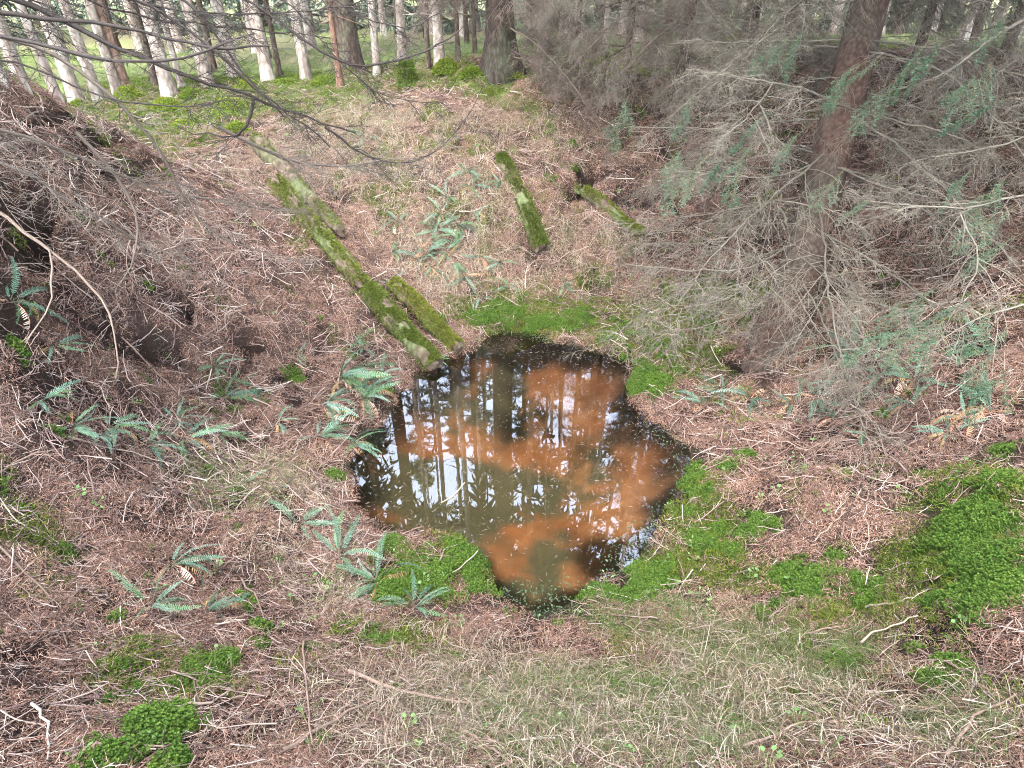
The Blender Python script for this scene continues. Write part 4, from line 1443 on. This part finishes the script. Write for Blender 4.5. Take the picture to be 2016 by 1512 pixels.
for pix, r0, r1 in [
    ([(1650, 205, 4.7), (1600, 180, 4.5), (1520, 162, 4.3), (1460, 150, 4.2), (1380, 141, 4.1)], .014, .004),
    ([(1650, 205, 4.7), (1700, 225, 4.4), (1780, 240, 4.2), (1870, 260, 4.0), (1960, 310, 3.9)], .013, .004),
    ([(1522, 162, 4.3), (1490, 210, 4.2), (1455, 255, 4.1), (1400, 290, 4.1)], .007, .003),
    ([(1655, 78, 4.9), (1480, 82, 4.7), (1320, 86, 4.6)], .009, .003),
    ([(1595, 325, 4.8), (1560, 340, 4.6), (1500, 352, 4.5), (1420, 345, 4.4), (1316, 335, 4.4)], .010, .004),
    ([(1650, 330, 4.8), (1720, 360, 4.5), (1800, 385, 4.4), (1900, 395, 4.3)], .012, .004),
    ([(1570, 388, 4.8), (1450, 410, 4.6), (1316, 432, 4.6), (1220, 440, 4.7)], .009, .003),
    ([(1546, 490, 4.8), (1500, 520, 4.6), (1440, 535, 4.5), (1316, 530, 4.4), (1230, 520, 4.4)], .011, .004),
    ([(1482, 525, 4.6), (1475, 570, 4.4), (1430, 590, 4.3), (1330, 610, 4.2)], .008, .003),
    ([(1530, 395, 4.5), (1570, 400, 4.3), (1650, 412, 4.2), (1700, 450, 4.1)], .008, .003),
    ([(1560, 560, 4.8), (1600, 640, 4.3), (1680, 720, 3.9), (1740, 775, 3.7)], .009, .003),
    ([(1560, 560, 4.8), (1480, 610, 4.4), (1400, 640, 4.2), (1290, 660, 4.1)], .009, .003),
    ([(1570, 500, 4.8), (1640, 560, 4.3), (1720, 600, 4.0), (1800, 610, 3.8)], .009, .003),
    ([(1600, 300, 4.8), (1500, 270, 4.6), (1380, 250, 4.6), (1240, 250, 4.7)], .009, .003)]:
    traced(spr, pix, r0 * .72, r1 * .7, trg, TAN, 1.6, .55, 1.1)
for i, (px, py, d) in enumerate([(1600, 40, 4.3), (1570, 60, 4.3), (1830, 80, 3.9), (1745, 110, 4.0), (1705, 120, 4.1), (1790, 130, 4.0), (1870, 70, 3.8), (1480, 280, 4.2), (1350, 285, 4.2), (1400, 300, 4.2), (1430, 310, 4.2), (1530, 210, 4.3), (1590, 250, 4.3), (1665, 330, 4.2), (1730, 390, 4.2), (1370, 180, 4.3), (1240, 185, 4.6)]):
    add_spray(spr, px, py, d, rr.uniform(2.2, 4.2), i, rr.uniform(1.1, 1.6))

for i in range(16):      # fine drooping twigs high on the stem
    az = rr.uniform(0, 6.28)
    z = rr.uniform(3.2, 5.2)
    add_bough(spr, z, az, rr.uniform(.1, .5), i + 2, rr.uniform(.7, 1.1)).location += Vector((lean[0] * z, lean[1] * z, 0))
# spruce out of frame on that side
rt = np.array([5.3, 3.6, 0.0])
rt[2] = float(H(rt[0], rt[1])[0])
spr2 = thing('spruce_tree', 'spruce past the right-hand bank whose green and dead branches reach over the ferns', 'tree', rt)
spr2['label'] = 'spruce on the steep fern bank with drooping branches bearing green needle sprays'
link('trunk', trunk_mesh(17, .17, M_BARK_BROWN, 812, (0, 0), 1.45, 16, 10), spr2)
link('crown', DENSE_CROWN[1], spr2)
for i in range(70):
    z = .2 + 5.2 * (i / 70)
    add_bough(spr2, z, math.pi + rr.uniform(-1.25, 1.25), rr.uniform(-.1, .25), i + 3, rr.uniform(.7, 1.1))
for pix, r0, r1 in [
    ([(2060, 20, 3.9), (1950, 70, 3.9), (1880, 140, 4.0), (1820, 170, 4.1), (1745, 178, 4.3)], .016, .006),
    ([(2050, 380, 3.4), (1930, 400, 3.4), (1890, 420, 3.4), (1800, 405, 3.5), (1700, 395, 3.6)], .010, .003),
    ([(1890, 420, 3.4), (1930, 490, 3.3), (1940, 530, 3.3), (1900, 570, 3.2), (1865, 620, 3.2), (1855, 660, 3.2)], .008, .003),
    ([(2050, 600, 3.0), (1950, 610, 3.0), (1880, 640, 3.1), (1830, 700, 3.1)], .007, .003),
    ([(2060, 250, 3.6), (1950, 300, 3.7), (1850, 300, 3.8), (1760, 330, 4.0)], .009, .003)]:
    traced(spr2, pix, r0 * .75, r1 * .7, trg, TAN, 1.4, .5, 1.0)
for i, (px, py, d) in enumerate([(1990, 20, 3.6), (1960, 110, 3.6), (1930, 140, 3.6), (2000, 190, 3.5), (1990, 340, 3.4), (2010, 400, 3.3), (1920, 330, 3.7), (1930, 590, 3.1), (1970, 600, 3.0), (1890, 610, 3.1), (1860, 640, 3.1), (1990, 640, 3.0), (1850, 560, 3.3), (2010, 460, 3.2), (1995, 720, 2.9), (1820, 640, 3.2), (1780, 580, 3.4)]):
    add_spray(spr2, px, py, d, rr.uniform(2.2, 4.2), i + 40, rr.uniform(.95, 1.4))

# dark spruce on the far rim with its skirt of twigs
ct = PD(984, 142, 7.6)
ct[2] = float(H(ct[0], ct[1])[0])
spr3 = thing('spruce_tree', 'dark rough-barked spruce on the far rim with a skirt of grey twigs', 'tree', ct)
link('trunk', trunk_mesh(17, .165, M_BARK_BLACK, 813, (0, 0), 1.8, 16, 16), spr3)
link('crown', DENSE_CROWN[2], spr3)
for i in range(27):
    z = .15 + 1.0 * rr.random() if i % 3 else rr.uniform(.8, 1.7)
    az = rr.uniform(-.95, .5) if i % 3 else rr.uniform(-3.3, -2.3)
    add_bough(spr3, z, az, rr.uniform(.0, .35), i, rr.uniform(.6, 1.0), BV2, .12)
# slim dark spruce with twigs
st = hit(1336, 205)
spr4 = thing('spruce_tree', 'slim dark young spruce stem rising from the bank among grey twigs', 'tree', st)
link('trunk', trunk_mesh(11, .065, M_BARK_DARK, 814, (.005, 0), 1.3, 10, 12), spr4)
c_ = link('crown', HIGH_CROWN[1], spr4)
c_.scale = (.4, .4, .5)
c_.location = (0, 0, 3)
for i in range(30):
    add_bough(spr4, .1 + 1.9 * i / 30, i * 2.4 + rr.uniform(-.4, .4), rr.uniform(0, .3), i, rr.uniform(.6, 1.0), BV if i % 2 else BV2, .04)
st = PD(1240, 120, 8.6)
st[2] = float(H(st[0], st[1])[0])
spr5 = thing('spruce_tree', 'thin twiggy spruce behind the skirt of grey twigs on the rim', 'tree', st)
link('trunk', trunk_mesh(11, .05, M_BARK_DARK, 815, (0, 0), 1.3, 10, 12), spr5)
c_ = link('crown', HIGH_CROWN[0], spr5)
c_.scale = (.4, .4, .5)
c_.location = (0, 0, 3)
for i in range(26):
    add_bough(spr5, .2 + 1.6 * i / 26, i * 2.4 + rr.uniform(-.4, .4), rr.uniform(0, .3), i, rr.uniform(.5, .9), BV2, .04)

for k, (px, py, dd, lab) in enumerate([(1470, 125, 8.0, 'bushy twiggy young spruce on the rim behind the red-brown spruce'), (1800, 130, 7.0, 'bare twiggy young spruce on the rim above the fern bank'), (1960, 170, 5.9, 'thin dead-twigged spruce stem above the fern bank beside the green sprays'), (1230, 215, 7.4, 'low twiggy spruce sapling hanging grey twigs down the far bank')]):
    st = PD(px, py, dd)
    st[2] = float(H(st[0], st[1])[0])
    sx = thing('spruce_tree', lab, 'tree', st)
    hgt_ = 2.0 if k == 3 else 11
    link('trunk', trunk_mesh(hgt_, .05 if k < 3 else .03, M_BARK_DARK, 870 + k, (0, 0), 1.3, 10, 12), sx)
    if k < 3:
        c_ = link('crown', HIGH_CROWN[k % 3], sx)
        c_.scale = (.4, .4, .5)
        c_.location = (0, 0, 3)
    for i in range(44 if k < 3 else 26):
        add_bough(sx, .15 + (1.9, 3.8, 3.8, 1.5)[k] * i / (44 if k < 3 else 26), i * 2.4 + rr.uniform(-.4, .4), rr.uniform(-.1, .35), i, rr.uniform(.55, .95), BV if (i + k) % 3 else BV2, .04)

# spruce out of frame whose dark boughs cross the corner
lt = np.array([-4.3, 1.9, 0.0])
lt[2] = float(H(lt[0], lt[1])[0])
spr6 = thing('spruce_tree', 'spruce on the steep bank reaching long dark boughs over the clearing', 'tree', lt)
link('trunk', trunk_mesh(17, .17, M_BARK_DARK, 816, (0, 0), 1.4, 16, 10), spr6)
link('crown', HIGH_CROWN[2], spr6)
DARK = (.036, .031, .03)
GREY = (.12, .105, .092)
lrg = np.random.default_rng(62)


def on6(z):
    return (lt[0] + .1, lt[1] + .05, z)


for pix, r0, r1, col, dens, l2, zs in [
    ([(0, 25, 2.6), (85, 36, 2.6), (175, 42, 2.65), (270, 58, 2.7), (330, 75, 2.75), (410, 98, 2.8), (470, 103, 2.8), (530, 90, 2.85)], .013, .004, DARK, .5, .4, 1.9),
    ([(0, 68, 2.4), (60, 80, 2.4), (130, 105, 2.45), (200, 120, 2.5), (280, 127, 2.6), (345, 122, 2.65), (400, 105, 2.7), (440, 80, 2.8), (500, 65, 2.8)], .011, .003, DARK, .5, .4, 1.7),
    ([(60, 0, 2.7), (110, 40, 2.7), (200, 80, 2.75), (270, 110, 2.8), (350, 145, 2.9), (440, 170, 3.0), (500, 195, 3.1), (570, 220, 3.2), (640, 245, 3.3), (700, 262, 3.4)], .014, .004, DARK, 1.0, .45, 2.1),
    ([(285, 0, 2.8), (350, 40, 2.85), (420, 90, 2.9), (480, 160, 3.0), (520, 195, 3.1), (580, 225, 3.2), (650, 290, 3.4)], .011, .003, DARK, .8, .4, 2.5),
    ([(380, 0, 2.9), (420, 50, 2.95), (450, 110, 3.0), (490, 170, 3.1), (560, 230, 3.2)], .009, .003, DARK, .8, .4, 2.7),
    ([(90, 80, 2.6), (190, 165, 2.7), (250, 220, 2.8), (300, 270, 2.9), (325, 310, 3.0), (345, 350, 3.1), (370, 400, 3.2), (390, 440, 3.3), (430, 470, 3.4), (520, 500, 3.6), (620, 520, 3.8)], .009, .003, GREY, .7, .35, 1.8),
    ([(490, 0, 3.0), (560, 50, 3.05), (640, 110, 3.1), (680, 135, 3.2), (760, 130, 3.3), (850, 95, 3.4), (905, 60, 3.5)], .009, .003, DARK, .6, .4, 2.9),
    ([(640, 250, 3.3), (700, 300, 3.5), (760, 332, 3.6), (850, 310, 3.7), (920, 240, 3.8), (950, 170, 3.8)], .0035, .0015, DARK, .8, .4, None),
    ([(0, 240, 2.7), (100, 290, 2.9), (200, 330, 3.1), (330, 380, 3.4), (450, 400, 3.7), (600, 420, 4.0)], .009, .003, GREY, 1.3, .6, 1.2),
    ([(0, 300, 2.6), (80, 360, 2.8), (180, 420, 3.0), (260, 470, 3.3), (380, 520, 3.6)], .008, .003, GREY, 1.2, .5, 1.0),
    ([(150, 260, 3.0), (240, 350, 3.2), (285, 425, 3.3), (283, 470, 3.3), (262, 520, 3.3), (235, 560, 3.3)], .006, .002, (.16, .135, .115), .6, .3, None),
    ([(500, 195, 3.1), (505, 235, 3.15), (485, 270, 3.2), (460, 283, 3.2), (400, 262, 3.2), (350, 250, 3.2)], .005, .002, DARK, .3, .25, None),
    ([(430, 250, 3.3), (520, 300, 3.5), (620, 330, 3.8), (740, 320, 4.0), (860, 290, 4.2)], .006, .002, GREY, 1.2, .5, None),
    ([(640, -20, 3.2), (700, 30, 3.25), (780, 62, 3.3), (830, 55, 3.35), (875, 20, 3.4)], .007, .002, DARK, 1.0, .4, 3.2),
    ([(0, 110, 2.5), (100, 140, 2.6), (190, 200, 2.7), (300, 215, 2.8), (420, 205, 2.9)], .006, .002, DARK, .9, .4, 1.6),
    ([(560, -10, 3.1), (620, 60, 3.15), (690, 150, 3.3), (760, 200, 3.4), (860, 200, 3.5)], .006, .002, DARK, 1.0, .4, 3.0),
    ([(230, -10, 2.8), (330, 20, 2.85), (450, 30, 2.95), (600, 25, 3.1), (720, 10, 3.2)], .006, .002, DARK, 1.1, .4, 2.4),
    ([(180, 0, 2.9), (260, 30, 3.0), (380, 50, 3.1), (520, 60, 3.2), (650, 75, 3.3)], .007, .002, DARK, .7, .4, 2.3)]:
    traced(spr6, pix, r0 * 1.7, r1 * 1.3, lrg, col, dens * 1.3, l2, .5, on6(zs) if zs else None)

# the pale bare branch leaning on the bank
pb = PD(0, 418, 3.2)
root = thing('dead_branch', 'long pale barkless branch hanging down the steep bank towards the burrow', 'branch', pb)
for pix, r0, r1 in [([(-60, 380, 3.1), (0, 418, 3.15), (95, 490, 3.2), (180, 550, 3.3), (215, 610, 3.35), (240, 700, 3.45), (228, 745, 3.5)], .010, .004), ([(97, 491, 3.2), (112, 582, 3.25), (70, 650, 3.2), (30, 700, 3.15)], .005, .003)]:
    traced(root, pix, r0, r1, lrg, (.30, .24, .20), .25, .25, .6, None, False, 'branch')

# ------------------------------------------------------------------ fallen sticks
def stick(pts, r, col, label, group, seed):
    rg = np.random.default_rng(seed)
    W = []
    for px, py in pts:
        p = hit(px, py)
        p[2] = H(p[0], p[1])[0] + r + .015 + .02 * rg.random()
        W.append(p)
    W = np.array(W)
    base = W.mean(0)
    base[2] = H(base[0], base[1])[0]
    s_, t_ = bough(W - base, r, r * .5, rg, .35, .22, .25, col, False)
    if t_ is not None:
        s_.v += t_.v
        s_.c += t_.c
        off = s_.n
        s_.q += [q_ + off for q_ in t_.q]
        s_.n += t_.n
    o = s_.build('fallen_stick', M_TWIG)
    o.location = base
    tag(o, label, 'stick', group)


PK, PALE, GB = (.21, .155, .13), (.25, .21, .175), (.16, .12, .10)
STK = [
    ([(690, 1330), (790, 1375), (900, 1400), (960, 1395)], .008, PK, 'long pinkish brown forked stick lying across the foreground grass', None),
    ([(0, 1080), (110, 1180), (140, 1280)], .006, GB, 'brown stick on the shaded twig litter of the slope', 'sticks on the twig litter'),
    ([(70, 1395), (110, 1450), (100, 1505)], .005, (.33, .30, .27), 'pale curved stick with a bluish lichen tip on the twig litter', None),
    ([(150, 1500), (210, 1470), (330, 1480)], .006, PK, 'brown stick on the shaded twig litter of the slope', 'sticks on the twig litter'),
    ([(340, 1405), (400, 1400), (460, 1370)], .005, PALE, 'straw-pale stick laid over the green moss clumps', None),
    ([(560, 1490), (640, 1440), (740, 1390)], .007, PK, 'straight reddish stick among the straw grass', 'reddish sticks in the straw grass'),
    ([(600, 1270), (610, 1400), (620, 1480)], .005, PK, 'straight reddish stick among the straw grass', 'reddish sticks in the straw grass'),
    ([(1000, 1390), (1120, 1400), (1260, 1430)], .006, PK, 'straight reddish stick among the straw grass', 'reddish sticks in the straw grass'),
    ([(1690, 1275), (1750, 1240), (1800, 1225)], .005, PALE, 'pale forked stick on bare litter between moss patches', 'pale sticks between the moss'),
    ([(1700, 1205), (1750, 1195), (1790, 1188)], .005, PALE, 'pale forked stick on bare litter between moss patches', 'pale sticks between the moss'),
    ([(1580, 1255), (1650, 1245), (1680, 1205)], .004, PK, 'pale forked stick on bare litter between moss patches', 'pale sticks between the moss'),
    ([(1600, 1075), (1640, 1030), (1690, 1000)], .004, PALE, 'slender pale stalk leaning over the orange needle mound', 'pale stalks on the needle mound'),
    ([(1700, 1090), (1705, 1050), (1695, 1020)], .003, PALE, 'slender pale stalk leaning over the orange needle mound', 'pale stalks on the needle mound'),
    ([(140, 870), (260, 900), (360, 930)], .005, PALE, 'thin pale stick among the ferns below the burrow', 'thin sticks among the ferns'),
    ([(0, 950), (60, 905), (140, 890)], .005, PK, 'thin pale stick among the ferns below the burrow', 'thin sticks among the ferns'),
    ([(250, 690), (330, 760), (400, 830)], .005, PK, 'thin reddish stick slanting below the mouth of the burrow', None),
    ([(470, 620), (540, 660), (560, 720)], .004, PALE, 'thin pale stick lying on the open needle slope', None),
    ([(640, 560), (690, 640), (700, 690)], .004, PALE, 'thin pale stick lying alongside the mossy logs', None),
    ([(1850, 1500), (1900, 1430), (1990, 1380)], .006, PK, 'reddish stick at the foot of the big moss patch', 'sticks by the big moss patch'),
    ([(1800, 1290), (1870, 1330), (1960, 1345)], .005, PK, 'reddish stick at the foot of the big moss patch', 'sticks by the big moss patch'),
    ([(1330, 1290), (1390, 1270), (1470, 1265)], .004, PALE, 'bleached stick on the tuft of straw', None),
    ([(480, 1150), (520, 1200), (530, 1260)], .005, GB, 'brown stick between the fern rosette and the moss', None),
    ([(880, 1430), (950, 1470), (1010, 1512)], .006, PK, 'straight reddish stick among the straw grass', 'reddish sticks in the straw grass'),
    ([(1450, 1480), (1550, 1440), (1650, 1430)], .005, PK, 'straight reddish stick among the straw grass', 'reddish sticks in the straw grass'),
]
for i, (pts, r, col, lab, grp) in enumerate(STK):
    stick(pts, r, col, lab, grp, 1200 + i)
# thin stick floating in the pool
P = np.array([PZ(px, py, WATER_Z + .004) for px, py in [(868, 990), (890, 978), (905, 962), (915, 950)]])
mb = MB()
mb.tubes((P - P[0])[None], np.array([[.002, .004, .004, .002]]), 5, (.45, .38, .28))
o = mb.build('floating_stick', M_TWIG)
o.location = P[0]
tag(o, 'short pale stick floating on the green murk of the pool', 'stick')
print('tris', sum(len(m_.polygons) for m_ in bpy.data.meshes))
